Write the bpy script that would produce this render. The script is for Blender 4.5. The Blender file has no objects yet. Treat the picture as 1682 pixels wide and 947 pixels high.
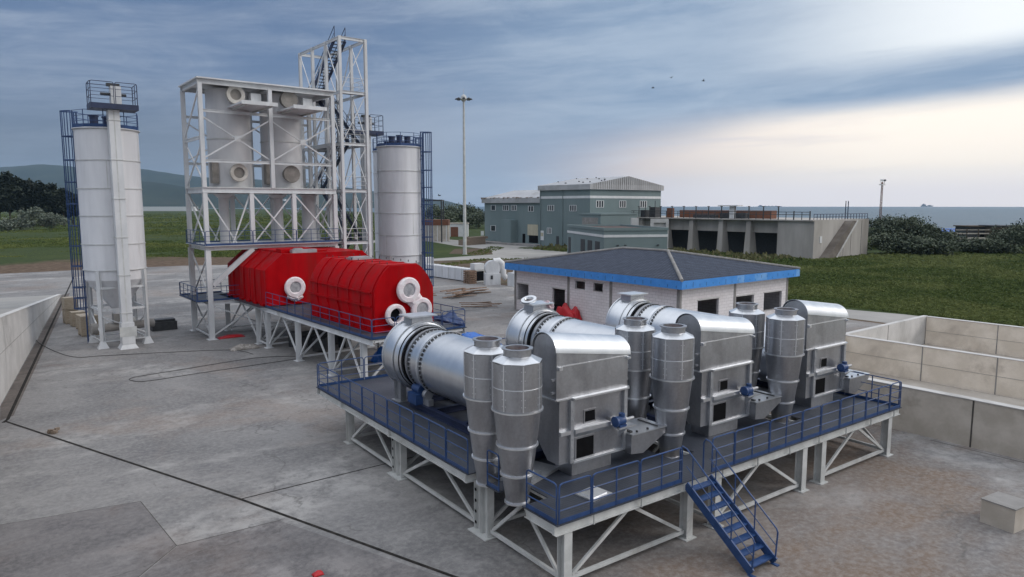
import bpy, bmesh, math, random
from mathutils import Vector, Matrix
R = math.radians
rnd = random.Random(7)
SC = bpy.context.scene
COL = SC.collection

# ------------------------------------------------------------------ camera
YAW = R(38.0)
FPX = 1150.0
PITCH = math.atan(136.5 / FPX)
cam_d = bpy.data.cameras.new('camera'); cam = bpy.data.objects.new('camera', cam_d); COL.objects.link(cam)
cam.location = (0, 0, 10.3)
cam.rotation_euler = (math.pi / 2 - PITCH, 0, -YAW)
cam_d.sensor_fit = 'HORIZONTAL'; cam_d.sensor_width = 36.0; cam_d.lens = 36.0 * FPX / 1682.0
cam_d.clip_start = 0.2; cam_d.clip_end = 40000
SC.camera = cam
HD = Vector((math.sin(YAW), math.cos(YAW), 0)); RT = Vector((math.cos(YAW), -math.sin(YAW), 0))
def rf(r, f, z=0.0):
    v = RT * r + HD * f
    return Vector((v.x, v.y, z))
def az(px, f, z=0.0):
    return rf((px - 841.0) / 1158.0 * f, f, z)

# ------------------------------------------------------------------ world
SUN_EL, SUN_AZ = R(32), R(128)          # compass azimuth of the veiled sun
W = bpy.data.worlds.new('World'); SC.world = W; W.use_nodes = True
nt = W.node_tree; nt.nodes.clear()
class NG:
    def __init__(s, t): s.t = t
    def n(s, typ, **k):
        o = s.t.nodes.new(typ)
        for a, b in k.items(): setattr(o, a, b)
        return o
    def put(s, sock, v):
        if v is None: return
        if hasattr(v, 'is_output'): s.t.links.new(v, sock)
        else: sock.default_value = v
    def m(s, op, a, b=None, c=None, clamp=False):
        o = s.n('ShaderNodeMath', operation=op, use_clamp=clamp)
        s.put(o.inputs[0], a); s.put(o.inputs[1], b); s.put(o.inputs[2], c)
        return o.outputs[0]
    def ss(s, x, a, b, lo=0.0, hi=1.0):
        o = s.n('ShaderNodeMapRange', interpolation_type='SMOOTHSTEP', clamp=True)
        s.put(o.inputs[0], x); s.put(o.inputs[1], a); s.put(o.inputs[2], b); s.put(o.inputs[3], lo); s.put(o.inputs[4], hi)
        return o.outputs[0]
    def mix(s, f, a, b, blend='MIX'):
        o = s.n('ShaderNodeMix', data_type='RGBA', blend_type=blend)
        s.put(o.inputs[0], f)
        for i, v in ((6, a), (7, b)):
            if isinstance(v, tuple) and len(v) == 3: v = (*v, 1.0)
            s.put(o.inputs[i], v)
        return o.outputs[2]
    def noise(s, vec, scale, detail=5.0, rough=0.55, dist=0.0):
        o = s.n('ShaderNodeTexNoise'); s.put(o.inputs['Vector'], vec)
        o.inputs['Scale'].default_value = scale; o.inputs['Detail'].default_value = detail
        o.inputs['Roughness'].default_value = rough; o.inputs['Distortion'].default_value = dist
        return o.outputs[0]
    def mapping(s, vec, scale=(1, 1, 1), rot=(0, 0, 0), loc=(0, 0, 0)):
        o = s.n('ShaderNodeMapping'); s.put(o.inputs[0], vec)
        o.inputs[1].default_value = loc; o.inputs[2].default_value = rot; o.inputs[3].default_value = scale
        return o.outputs[0]
    def comb(s, x, y, z=0.0):
        o = s.n('ShaderNodeCombineXYZ'); s.put(o.inputs[0], x); s.put(o.inputs[1], y); s.put(o.inputs[2], z)
        return o.outputs[0]
g = NG(nt)
tc = g.n('ShaderNodeTexCoord'); sep = g.n('ShaderNodeSeparateXYZ'); nt.links.new(tc.outputs['Generated'], sep.inputs[0])
dx, dy, dz = sep.outputs
E_ = dz
A_ = g.m('ARCTAN2', dx, dy)                       # compass bearing, radians
w1 = g.m('SUBTRACT', E_, g.m('MULTIPLY', g.m('SUBTRACT', A_, 1.29), 0.056))
n1 = g.noise(g.comb(g.m('MULTIPLY', A_, 1.5), g.m('MULTIPLY', w1, 14.0)), 1.0, 8, 0.56, 0.25)
n2 = g.noise(g.comb(g.m('MULTIPLY', A_, 4.5), g.m('MULTIPLY', w1, 46.0), 3.7), 1.0, 7, 0.6, 0.25)
n3 = g.noise(g.comb(g.m('MULTIPLY', A_, 1.1), g.m('MULTIPLY', w1, 5.0), 9.1), 1.0, 5, 0.5, 0.3)
n4 = g.noise(g.comb(g.m('MULTIPLY', A_, 7.0), g.m('MULTIPLY', w1, 30.0), 6.3), 1.0, 8, 0.65, 0.7)
cb = g.ss(g.m('ADD', g.m('MULTIPLY', n1, 0.50), g.m('ADD', g.m('MULTIPLY', n2, 0.22), g.m('MULTIPLY', n4, 0.28))), 0.40, 0.62)
# left: slate bank low down, mottled blue above
left = g.mix(cb, (0.135, 0.21, 0.36), (0.30, 0.37, 0.50))
slate = g.mix(g.ss(A_, 0.15, 0.62), (0.160, 0.205, 0.29), (0.40, 0.445, 0.545))
slate = g.mix(g.m('MULTIPLY', cb, 0.45), slate, (0.27, 0.33, 0.45))
left = g.mix(g.ss(g.m('ADD', E_, g.m('MULTIPLY', n3, 0.10)), 0.13, 0.25), slate, left)
# right: blue above, pale streaks, a clear-edged bright strip over the sea
right = g.mix(cb, (0.255, 0.36, 0.525), (0.42, 0.52, 0.66))
st = g.m('MULTIPLY', g.ss(g.m('ABSOLUTE', g.m('SUBTRACT', w1, 0.232)), 0.03, 0.075, 1.0, 0.0), g.ss(A_, 0.90, 1.27))
right = g.mix(g.m('MULTIPLY', st, g.ss(n1, 0.30, 0.52)), right, (1.04, 1.08, 1.10))
st2 = g.m('MULTIPLY', g.ss(g.m('ABSOLUTE', g.m('SUBTRACT', w1, 0.330)), 0.01, 0.05, 1.0, 0.0), g.ss(A_, 0.75, 1.1))
right = g.mix(g.m('MULTIPLY', st2, g.ss(n2, 0.40, 0.62)), right, (0.56, 0.66, 0.78))
col = g.mix(g.ss(g.m('ADD', A_, g.m('MULTIPLY', n3, 0.3)), 0.55, 1.0), left, right)
edge = g.m('ADD', 0.096, g.m('MULTIPLY', g.ss(A_, 0.70, 1.02), 0.034))
sharp = g.ss(A_, 0.75, 1.1, 0.055, 0.016)
we = g.m('SUBTRACT', g.m('ADD', w1, g.m('MULTIPLY', g.m('SUBTRACT', n1, 0.5), 0.034)), edge)
gl = g.n('ShaderNodeMapRange', interpolation_type='SMOOTHSTEP', clamp=True)
g.put(gl.inputs[0], we); g.put(gl.inputs[1], g.m('MULTIPLY', sharp, -1.0)); g.put(gl.inputs[2], sharp); gl.inputs[3].default_value = 1.0; gl.inputs[4].default_value = 0.0
glow = g.m('MULTIPLY', gl.outputs[0], g.ss(A_, 0.60, 0.86))
gc = g.mix(g.ss(A_, 0.70, 1.18), (0.76, 0.66, 0.65), (1.26, 1.14, 1.00))
gc = g.mix(g.m('MULTIPLY', g.ss(n2, 0.45, 0.70), g.ss(A_, 1.25, 0.8)), gc, (0.86, 0.80, 0.80))
gc = g.mix(g.ss(E_, 0.055, 0.012), gc, g.mix(g.ss(A_, 0.7, 1.0), (0.72, 0.66, 0.67), (1.02, 0.96, 0.97)))
col = g.mix(glow, col, gc)
# brighter overcast overhead and behind the camera
BA = R(150)
azd = g.m('DIVIDE', g.m('ADD', g.m('MULTIPLY', dx, math.sin(BA)), g.m('MULTIPLY', dy, math.cos(BA))), g.m('MAXIMUM', g.m('SQRT', g.m('ADD', g.m('MULTIPLY', dx, dx), g.m('MULTIPLY', dy, dy))), 0.001))
col = g.mix(g.ss(azd, 0.30, 0.85), col, g.mix(cb, (0.80, 0.82, 0.86), (1.15, 1.14, 1.12)))
col = g.mix(g.ss(g.m('ABSOLUTE', g.m('ADD', A_, 1.9)), 0.4, 1.4, 0.28, 0.0), col, g.mix(cb, (0.50, 0.55, 0.63), (0.80, 0.85, 0.92)))
col = g.mix(g.ss(E_, 0.33, 0.72), col, g.mix(cb, (1.0, 1.06, 1.17), (1.45, 1.5, 1.58)))
scale = g.n('ShaderNodeVectorMath', operation='SCALE'); nt.links.new(col, scale.inputs[0]); scale.inputs['Scale'].default_value = 10.0
sky = g.n('ShaderNodeTexSky', sky_type='NISHITA', sun_disc=False, sun_elevation=SUN_EL, sun_rotation=SUN_AZ)
fin = g.mix(0.06, scale.outputs[0], sky.outputs[0])
bg = g.n('ShaderNodeBackground'); nt.links.new(fin, bg.inputs[0]); bg.inputs[1].default_value = 0.1
wo = g.n('ShaderNodeOutputWorld'); nt.links.new(bg.outputs[0], wo.inputs[0])

sd = bpy.data.lights.new('sun', 'SUN'); sd.energy = 1.0; sd.angle = R(22); sd.color = (1.0, 0.93, 0.85)
so = bpy.data.objects.new('sun', sd); COL.objects.link(so)
sv = Vector((math.sin(SUN_AZ) * math.cos(SUN_EL), math.cos(SUN_AZ) * math.cos(SUN_EL), math.sin(SUN_EL)))
so.rotation_euler = sv.to_track_quat('Z', 'Y').to_euler()
VS = SC.view_settings
VS.view_transform = 'Standard'; VS.look = 'None'; VS.gamma = 1.0; VS.use_curve_mapping = False; VS.exposure = 0.0
SC.render.engine = 'CYCLES'
SC.cycles.volume_bounces = 0

# ------------------------------------------------------------------ materials
def material(name):
    m = bpy.data.materials.new(name); m.use_nodes = True
    t = m.node_tree; t.nodes.clear()
    q = NG(t); b = q.n('ShaderNodeBsdfPrincipled'); o = q.n('ShaderNodeOutputMaterial')
    t.links.new(b.outputs[0], o.inputs[0])
    c = q.n('ShaderNodeTexCoord')
    return m, q, b, o, c
def worn(name, c1, c2, scale=2.0, rough=0.5, metal=0.0, bump=0.0, bscale=30.0, c3=None, lo=0.35, hi=0.7, stretch=(1, 1, 1), rvar=0.1, spec=0.5):
    m, q, b, o, c = material(name)
    v = q.mapping(c.outputs['Object'], scale=stretch)
    n = q.noise(v, scale, 8, 0.62)
    col = q.mix(q.ss(n, lo, hi), c1, c2)
    if c3:
        n3 = q.noise(v, scale * 0.31, 6, 0.7, 0.6)
        col = q.mix(q.ss(n3, 0.52, 0.75), col, c3)
    q.put(b.inputs['Base Color'], col)
    q.put(b.inputs['Roughness'], q.ss(n, 0.3, 0.7, rough - rvar, rough + rvar))
    b.inputs['Metallic'].default_value = metal
    b.inputs['Specular IOR Level'].default_value = spec
    if bump:
        bn = q.n('ShaderNodeBump'); bn.inputs['Strength'].default_value = bump; bn.inputs['Distance'].default_value = 0.02
        q.put(bn.inputs['Height'], q.noise(v, bscale, 5, 0.6)); q.put(b.inputs['Normal'], bn.outputs[0])
    return m
def galvanised(name, lo, hi, rough=0.42, metal=0.85, spangle=0.3, bmp=0.12):
    m, q, b, o, c = material(name)
    v = c.outputs['Object']
    vo = q.n('ShaderNodeTexVoronoi'); q.put(vo.inputs['Vector'], v); vo.inputs['Scale'].default_value = 16.0
    sp = q.n('ShaderNodeSeparateColor'); q.put(sp.inputs[0], vo.outputs['Color'])
    big = q.noise(q.mapping(v, scale=(1, 1, 0.35)), 1.6, 7, 0.65, 0.4)
    f = q.m('ADD', q.m('MULTIPLY', sp.outputs[0], spangle), q.m('MULTIPLY', q.ss(big, 0.3, 0.72), 0.7))
    q.put(b.inputs['Base Color'], q.mix(f, lo, hi))
    q.put(b.inputs['Roughness'], q.m('ADD', q.m('MULTIPLY', sp.outputs[1], spangle * 0.2), q.ss(big, 0.3, 0.7, rough - 0.02, rough + 0.05)))
    b.inputs['Metallic'].default_value = metal
    bn = q.n('ShaderNodeBump'); bn.inputs['Strength'].default_value = bmp; bn.inputs['Distance'].default_value = 0.05
    q.put(bn.inputs['Height'], q.noise(v, 1.3, 3, 0.5)); q.put(b.inputs['Normal'], bn.outputs[0])
    return m
M = {}
M['galv'] = galvanised('galvanised_sheet', (0.32, 0.325, 0.345), (0.50, 0.51, 0.535), 0.37, 0.97, 0.22, 0.05)
M['drum'] = galvanised('drum_sheet', (0.60, 0.62, 0.65), (0.72, 0.74, 0.77), 0.30, 0.95, 0.08, 0.02)
M['galv_bright'] = galvanised('bright_sheet', (0.68, 0.70, 0.73), (0.80, 0.82, 0.84), 0.32, 0.9, 0.15, 0.03)
M['galv_dull'] = galvanised('dull_galvanised', (0.30, 0.31, 0.33), (0.46, 0.47, 0.49), 0.5, 0.7)
M['white'] = worn('white_steel', (0.56, 0.57, 0.585), (0.67, 0.68, 0.69), 1.2, 0.5, c3=(0.38, 0.37, 0.35), stretch=(1, 1, 0.3))
M['silo'] = worn('silo_paint', (0.60, 0.605, 0.63), (0.72, 0.725, 0.75), 0.9, 0.55, c3=(0.40, 0.39, 0.375), stretch=(1, 1, 0.12), bump=0.1, bscale=3)
M['leg'] = worn('leg_steel', (0.46, 0.47, 0.46), (0.58, 0.585, 0.575), 1.7, 0.55, c3=(0.34, 0.33, 0.31))
M['blue'] = worn('blue_paint', (0.015, 0.046, 0.135), (0.026, 0.068, 0.195), 3.0, 0.42)
M['navy'] = worn('navy_paint', (0.012, 0.020, 0.055), (0.022, 0.034, 0.085), 3.0, 0.5)
M['red'] = worn('red_paint', (0.33, 0.0015, 0.004), (0.46, 0.002, 0.006), 1.6, 0.5, c3=(0.25, 0.018, 0.016), stretch=(1, 1, 0.25), spec=0.06, rvar=0.2)
M['black'] = worn('black_void', (0.004, 0.004, 0.005), (0.010, 0.010, 0.011), 3, 0.9, spec=0.1)
M['dark'] = worn('dark_steel', (0.03, 0.032, 0.036), (0.06, 0.062, 0.066), 3, 0.6)
M['rust'] = worn('rusty_steel', (0.14, 0.055, 0.03), (0.22, 0.09, 0.05), 4, 0.8)
M['wrap'] = worn('plastic_wrap', (0.78, 0.66, 0.68), (0.88, 0.84, 0.85), 3.2, 0.25, bump=0.8, bscale=9)
M['wrap_pink'] = worn('pink_wrap', (0.46, 0.30, 0.32), (0.62, 0.50, 0.52), 4, 0.3, bump=0.8, bscale=9)
M['wrap_cut'] = worn('grey_film', (0.30, 0.30, 0.32), (0.46, 0.45, 0.47), 3, 0.3, bump=0.5, bscale=8)
M['wood'] = worn('crate_wood', (0.34, 0.28, 0.21), (0.48, 0.41, 0.32), 5, 0.8, stretch=(1, 1, 6), c3=(0.24, 0.19, 0.14))
M['plank'] = worn('wet_planks', (0.16, 0.10, 0.065), (0.30, 0.20, 0.14), 4, 0.8)
M['tarp_blue'] = worn('blue_tarp', (0.015, 0.10, 0.42), (0.03, 0.17, 0.55), 2, 0.35, bump=0.6, bscale=6)
M['tarp_navy'] = worn('navy_tarp', (0.012, 0.035, 0.12), (0.02, 0.05, 0.16), 2, 0.4, bump=0.6, bscale=6)
M['tarp_red'] = worn('red_tarp', (0.42, 0.008, 0.014), (0.52, 0.012, 0.02), 2, 0.5, bump=0.5, bscale=6)
M['debris'] = worn('debris_cloth', (0.20, 0.18, 0.16), (0.42, 0.39, 0.36), 5, 0.9, bump=0.5)
M['fascia'] = worn('blue_fascia', (0.05, 0.25, 0.66), (0.07, 0.30, 0.74), 1.5, 0.4)
M['fascia_film'] = worn('fascia_film', (0.09, 0.31, 0.70), (0.20, 0.42, 0.76), 0.8, 0.3)
M['cwall'] = worn('concrete_wall', (0.40, 0.355, 0.30), (0.53, 0.48, 0.42), 0.8, 0.85, c3=(0.30, 0.265, 0.225), bump=0.3, bscale=14)
M['cwall_pale'] = worn('pale_concrete', (0.50, 0.49, 0.475), (0.60, 0.585, 0.57), 0.7, 0.85, c3=(0.34, 0.33, 0.315), bump=0.25, bscale=12)
M['cwall_warm'] = worn('bay_wall_concrete', (0.64, 0.565, 0.47), (0.78, 0.70, 0.60), 0.8, 0.85, c3=(0.42, 0.36, 0.30), bump=0.3, bscale=14)
M['basin'] = worn('weathered_concrete', (0.34, 0.315, 0.29), (0.48, 0.45, 0.42), 0.25, 0.9, c3=(0.24, 0.22, 0.20), stretch=(1, 1, 0.22))
M['green'] = worn('grey_green_render', (0.155, 0.205, 0.21), (0.185, 0.235, 0.24), 0.2, 0.85, c3=(0.135, 0.175, 0.18), stretch=(1, 1, 0.4))
M['roofsheet'] = worn('pale_roof_sheet', (0.36, 0.36, 0.37), (0.46, 0.46, 0.47), 0.4, 0.5, c3=(0.26, 0.25, 0.24))
M['glass'] = worn('dark_glass', (0.02, 0.025, 0.03), (0.04, 0.045, 0.05), 1, 0.12)
M['cream'] = worn('cream_door', (0.42, 0.38, 0.28), (0.50, 0.46, 0.35), 1, 0.7)
M['frame'] = worn('white_frame', (0.62, 0.63, 0.64), (0.7, 0.7, 0.7), 1, 0.5)
M['column'] = worn('grey_column', (0.22, 0.21, 0.20), (0.30, 0.29, 0.28), 1.2, 0.9)
M['bark'] = worn('bark', (0.06, 0.045, 0.032), (0.11, 0.085, 0.06), 4, 0.9)
M['cable'] = worn('cable_rubber', (0.05, 0.05, 0.05), (0.09, 0.088, 0.085), 4, 0.7)
M['membrane'] = worn('roof_membrane', (0.055, 0.035, 0.03), (0.10, 0.065, 0.055), 0.4, 0.85)
M['rock'] = worn('rubble', (0.17, 0.13, 0.10), (0.28, 0.22, 0.17), 8, 0.95, bump=0.6)
M['tank'] = worn('tank_primer', (0.50, 0.50, 0.515), (0.60, 0.595, 0.605), 0.7, 0.6, c3=(0.42, 0.415, 0.41), stretch=(1, 1, 0.35), bump=0.1, bscale=4)
M['nozzle'] = worn('nozzle_cover', (0.40, 0.375, 0.34), (0.56, 0.53, 0.49), 2.5, 0.6, bump=0.4, bscale=8)
M['nozzle_dark'] = worn('brown_cover', (0.17, 0.155, 0.14), (0.26, 0.24, 0.22), 2.5, 0.6, bump=0.4, bscale=8)
M['ship'] = worn('ship_hull', (0.10, 0.11, 0.13), (0.16, 0.17, 0.19), 0.02, 0.7)
M['bird'] = worn('bird_feathers', (0.015, 0.015, 0.017), (0.03, 0.03, 0.03), 3, 0.9)

def leafmat(name, a, b, c=None, patch=None):
    m, q, bs, o, tc_ = material(name)
    n = q.noise(tc_.outputs['Object'], 0.8, 4, 0.6)
    n2_ = q.noise(tc_.outputs['Object'], 9.0, 2, 0.6)
    col = q.mix(q.ss(n, 0.38, 0.62), a, b)
    if c: col = q.mix(q.ss(n2_, 0.5, 0.75), col, c)
    if patch:
        col = q.mix(q.m('MULTIPLY', q.ss(q.noise(tc_.outputs['Object'], 0.045, 5, 0.6, 0.4), 0.42, 0.62), 0.75), col, patch)
    q.put(bs.inputs['Base Color'], col); bs.inputs['Roughness'].default_value = 0.7
    bs.inputs['Specular IOR Level'].default_value = 0.25
    return m
M['leaf_dark'] = leafmat('dark_needles', (0.012, 0.020, 0.013), (0.022, 0.030, 0.018))
M['leaf_grey'] = leafmat('grey_leaves', (0.10, 0.125, 0.095), (0.16, 0.18, 0.14))
M['leaf_mid'] = leafmat('bush_leaves', (0.055, 0.074, 0.045), (0.095, 0.115, 0.074), (0.12, 0.135, 0.095))
M['leaf_green'] = leafmat('weed_leaves', (0.050, 0.080, 0.022), (0.088, 0.125, 0.032), (0.14, 0.16, 0.04), (0.16, 0.18, 0.05))
M['grass'] = leafmat('grass_blades', (0.066, 0.098, 0.024), (0.104, 0.140, 0.036), (0.15, 0.165, 0.06), (0.19, 0.21, 0.07))
M['straw'] = leafmat('dry_weeds', (0.12, 0.12, 0.05), (0.17, 0.16, 0.075))

# ground sheets
def ground_mat():
    m, q, b, o, c = material('field_ground')
    v = c.outputs['Object']
    n = q.noise(v, 0.035, 7, 0.6, 0.3); nf = q.noise(v, 0.9, 6, 0.65)
    gr = q.mix(q.ss(nf, 0.35, 0.68), (0.032, 0.048, 0.017), (0.054, 0.074, 0.024))
    gr = q.mix(q.ss(n, 0.50, 0.68), gr, (0.062, 0.078, 0.026))
    gr = q.mix(q.ss(q.noise(v, 0.011, 4, 0.5), 0.6, 0.68), gr, (0.12, 0.13, 0.03))
    soil = q.mix(q.ss(nf, 0.35, 0.65), (0.085, 0.058, 0.040), (0.15, 0.11, 0.08))
    s = q.n('ShaderNodeSeparateXYZ'); q.put(s.inputs[0], v)
    band = q.m('ADD', s.outputs[1], q.m('MULTIPLY', q.m('SUBTRACT', q.noise(v, 0.06, 4, 0.6), 0.5), 46))
    fs = q.m('MULTIPLY', q.ss(band, 148, 158, 1, 0), q.ss(s.outputs[0], 40, 60, 1, 0))
    col = q.mix(fs, gr, soil)
    q.put(b.inputs['Base Color'], col); b.inputs['Roughness'].default_value = 0.95; b.inputs['Specular IOR Level'].default_value = 0.1
    return m
def soil_mat():
    return worn('bare_soil', (0.085, 0.062, 0.046), (0.15, 0.115, 0.085), 0.5, 0.95, c3=(0.07, 0.075, 0.04), bump=0.6, bscale=2.5, spec=0.1)
def yard_mat(name='yard_concrete', tint=(1.0, 1.0, 1.0)):
    m, q, b, o, c = material(name)
    v = c.outputs['Object']
    s = q.n('ShaderNodeSeparateXYZ'); q.put(s.inputs[0], v)
    big = q.noise(v, 0.10, 8, 0.62, 0.7); mid = q.noise(v, 0.45, 8, 0.68, 0.5); fine = q.noise(v, 5.0, 6, 0.7)
    strk = q.noise(q.mapping(v, scale=(0.55, 1, 1), rot=(0, 0, R(38))), 0.16, 9, 0.62, 0.5)
    col = q.mix(q.ss(big, 0.32, 0.68), (0.125, 0.122, 0.125), (0.235, 0.226, 0.222))
    pale = q.m('MULTIPLY', q.ss(strk, 0.47, 0.64), q.ss(q.noise(v, 0.9, 9, 0.72, 0.2), 0.36, 0.60))
    col = q.mix(q.m('MULTIPLY', pale, 0.75), col, (0.42, 0.405, 0.39))
    col = q.mix(q.m('MULTIPLY', q.ss(mid, 0.50, 0.70), 0.6), col, (0.105, 0.104, 0.115))
    col = q.mix(q.m('MULTIPLY', q.ss(q.noise(q.mapping(v, loc=(31, 7, 0)), 0.13, 7, 0.65, 0.4), 0.50, 0.66), 0.45), col, (0.20, 0.145, 0.115))
    # dusty brown tracked around the equipment, deepened to paint in shade under the platform
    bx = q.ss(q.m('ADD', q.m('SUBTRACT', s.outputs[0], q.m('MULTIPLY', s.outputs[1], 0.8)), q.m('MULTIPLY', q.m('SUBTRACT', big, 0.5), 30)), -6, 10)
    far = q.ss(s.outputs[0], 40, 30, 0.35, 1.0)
    dust_shade = q.m('MULTIPLY', q.m('MULTIPLY', bx, far), q.ss(strk, 0.60, 0.36))
    col = q.mix(q.m('MULTIPLY', dust_shade, 0.85), col, (0.165, 0.108, 0.070))
    spot = q.noise(v, 0.22, 5, 0.6, 1.0)
    col = q.mix(q.m('MULTIPLY', q.ss(spot, 0.62, 0.72), 0.5), col, (0.15, 0.105, 0.085))
    col = q.mix(q.ss(fine, 0.35, 0.72, 0.0, 0.42), col, (0.37, 0.36, 0.345))
    grit = q.noise(v, 1.7, 9, 0.78, 0.3)
    col = q.mix(q.ss(grit, 0.55, 0.68, 0.0, 0.55), col, (0.10, 0.098, 0.10))
    scuff = q.noise(q.mapping(v, scale=(0.9, 0.10, 1), rot=(0, 0, R(24))), 1.1, 8, 0.7, 0.3)
    col = q.mix(q.m('MULTIPLY', q.ss(scuff, 0.60, 0.70), q.ss(big, 0.45, 0.6, 0.0, 0.6)), col, (0.095, 0.088, 0.085))
    # hairline cracks
    vo = q.n('ShaderNodeTexVoronoi', feature='DISTANCE_TO_EDGE'); vo.inputs['Scale'].default_value = 0.085
    dv = q.n('ShaderNodeMix', data_type='VECTOR'); dv.inputs[0].default_value = 0.08
    q.put(dv.inputs[4], v)
    nz = q.n('ShaderNodeTexNoise'); nz.inputs['Scale'].default_value = 0.5; nz.inputs['Detail'].default_value = 5; q.put(nz.inputs['Vector'], v)
    sc_ = q.n('ShaderNodeVectorMath', operation='SCALE'); q.put(sc_.inputs[0], nz.outputs['Color']); sc_.inputs['Scale'].default_value = 30
    q.put(dv.inputs[5], sc_.outputs[0]); q.put(vo.inputs['Vector'], dv.outputs[1])
    crack = q.m('MULTIPLY', q.ss(vo.outputs['Distance'], 0.0, 0.004, 1, 0), q.ss(mid, 0.42, 0.5))
    col = q.mix(q.m('MULTIPLY', crack, 0.55), col, (0.10, 0.095, 0.09))
    spk = q.noise(v, 22.0, 4, 0.75)
    col = q.mix(q.ss(spk, 0.58, 0.72, 0.0, 0.5), col, (0.42, 0.41, 0.40)); col = q.mix(q.ss(spk, 0.42, 0.30, 0.0, 0.55), col, (0.08, 0.077, 0.078))
    col = q.mix(1.0, col, tint, 'MULTIPLY')
    q.put(b.inputs['Base Color'], col)
    q.put(b.inputs['Roughness'], q.ss(mid, 0.3, 0.7, 0.7, 0.95)); b.inputs['Specular IOR Level'].default_value = 0.3
    bn = q.n('ShaderNodeBump'); bn.inputs['Strength'].default_value = 0.25; bn.inputs['Distance'].default_value = 0.02
    q.put(bn.inputs['Height'], fine); q.put(b.inputs['Normal'], bn.outputs[0])
    return m
def sea_mat():
    m, q, b, o, c = material('sea_water')
    v = q.mapping(c.outputs['Object'], scale=(1, 2.2, 1), rot=(0, 0, R(40)))
    n = q.noise(v, 0.10, 6, 0.65, 0.3); n2_ = q.noise(v, 0.012, 5, 0.6)
    q.put(b.inputs['Base Color'], q.mix(q.ss(n2_, 0.35, 0.65), (0.045, 0.085, 0.12), (0.060, 0.11, 0.15)))
    b.inputs['Roughness'].default_value = 0.35; b.inputs['Specular IOR Level'].default_value = 0.22
    bn = q.n('ShaderNodeBump'); bn.inputs['Strength'].default_value = 1.0; bn.inputs['Distance'].default_value = 1.2
    q.put(bn.inputs['Height'], n); q.put(b.inputs['Normal'], bn.outputs[0])
    return m
def grating_mat():
    m, q, b, o, c = material('deck_grating')
    s = q.n('ShaderNodeSeparateXYZ'); q.put(s.inputs[0], c.outputs['Object'])
    def bars(x, pitch, duty):
        f = q.m('FRACT', q.m('DIVIDE', x, pitch)); return q.m('LESS_THAN', f, duty)
    solid = q.m('MAXIMUM', bars(s.outputs[0], 0.034, 0.45), bars(s.outputs[1], 0.10, 0.3))
    n = q.noise(c.outputs['Object'], 0.8, 6, 0.6)
    q.put(b.inputs['Base Color'], q.mix(q.ss(n, 0.3, 0.7), (0.045, 0.052, 0.07), (0.07, 0.078, 0.098)))
    b.inputs['Roughness'].default_value = 0.55; b.inputs['Metallic'].default_value = 0.3
    q.put(b.inputs['Alpha'], q.m('MAXIMUM', solid, 0.75))
    return m
def block_mat():
    m, q, b, o, c = material('aerated_block_wall')
    s = q.n('ShaderNodeSeparateXYZ'); q.put(s.inputs[0], c.outputs['Object'])
    vv = q.comb(q.m('ADD', s.outputs[0], s.outputs[1]), s.outputs[2])
    br = q.n('ShaderNodeTexBrick'); q.put(br.inputs['Vector'], vv)
    br.inputs['Scale'].default_value = 1.0; br.inputs['Brick Width'].default_value = 0.6; br.inputs['Row Height'].default_value = 0.25
    br.inputs['Mortar Size'].default_value = 0.012
    br.inputs['Color1'].default_value = (0.72, 0.685, 0.69, 1); br.inputs['Color2'].default_value = (0.78, 0.745, 0.75, 1); br.inputs['Mortar'].default_value = (0.50, 0.47, 0.47, 1)
    n = q.noise(c.outputs['Object'], 0.9, 8, 0.65)
    col = q.mix(q.ss(n, 0.45, 0.75, 0, 0.55), br.outputs[0], (0.55, 0.51, 0.50))
    q.put(b.inputs['Base Color'], col); b.inputs['Roughness'].default_value = 0.9
    return m
def tile_mat():
    m, q, b, o, c = material('roof_tiles')
    s = q.n('ShaderNodeSeparateXYZ'); q.put(s.inputs[0], c.outputs['Object'])
    geo = q.n('ShaderNodeNewGeometry'); sn = q.n('ShaderNodeSeparateXYZ'); q.put(sn.inputs[0], geo.outputs['True Normal'])
    onx = q.m('GREATER_THAN', q.m('ABSOLUTE', sn.outputs[0]), q.m('ABSOLUTE', sn.outputs[1]))
    along = q.m('ADD', q.m('MULTIPLY', onx, s.outputs[1]), q.m('MULTIPLY', q.m('SUBTRACT', 1.0, onx), s.outputs[0]))
    vv = q.comb(along, q.m('MULTIPLY', s.outputs[2], 4.6))
    br = q.n('ShaderNodeTexBrick'); q.put(br.inputs['Vector'], vv)
    br.inputs['Scale'].default_value = 1.0; br.inputs['Brick Width'].default_value = 0.33; br.inputs['Row Height'].default_value = 0.36
    br.inputs['Mortar Size'].default_value = 0.035
    br.inputs['Color1'].default_value = (0.034, 0.044, 0.072, 1); br.inputs['Color2'].default_value = (0.058, 0.072, 0.108, 1); br.inputs['Mortar'].default_value = (0.010, 0.012, 0.020, 1)
    q.put(b.inputs['Base Color'], br.outputs[0]); b.inputs['Roughness'].default_value = 0.7; b.inputs['Specular IOR Level'].default_value = 0.25
    bn = q.n('ShaderNodeBump'); bn.inputs['Strength'].default_value = 0.6; bn.inputs['Distance'].default_value = 0.04
    q.put(bn.inputs['Height'], br.outputs[1]); bn.invert = True; q.put(b.inputs['Normal'], bn.outputs[0])
    return m
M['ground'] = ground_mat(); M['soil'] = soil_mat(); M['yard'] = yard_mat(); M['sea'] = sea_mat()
M['grating'] = grating_mat(); M['block'] = block_mat(); M['tile'] = tile_mat()
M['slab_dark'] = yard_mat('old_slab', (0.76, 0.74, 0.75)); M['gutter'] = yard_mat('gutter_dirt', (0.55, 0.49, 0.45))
M['bay_floor'] = worn('bay_floor', (0.36, 0.32, 0.275), (0.50, 0.46, 0.41), 0.35, 0.9, c3=(0.20, 0.145, 0.10), bump=0.2, bscale=6)
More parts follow.
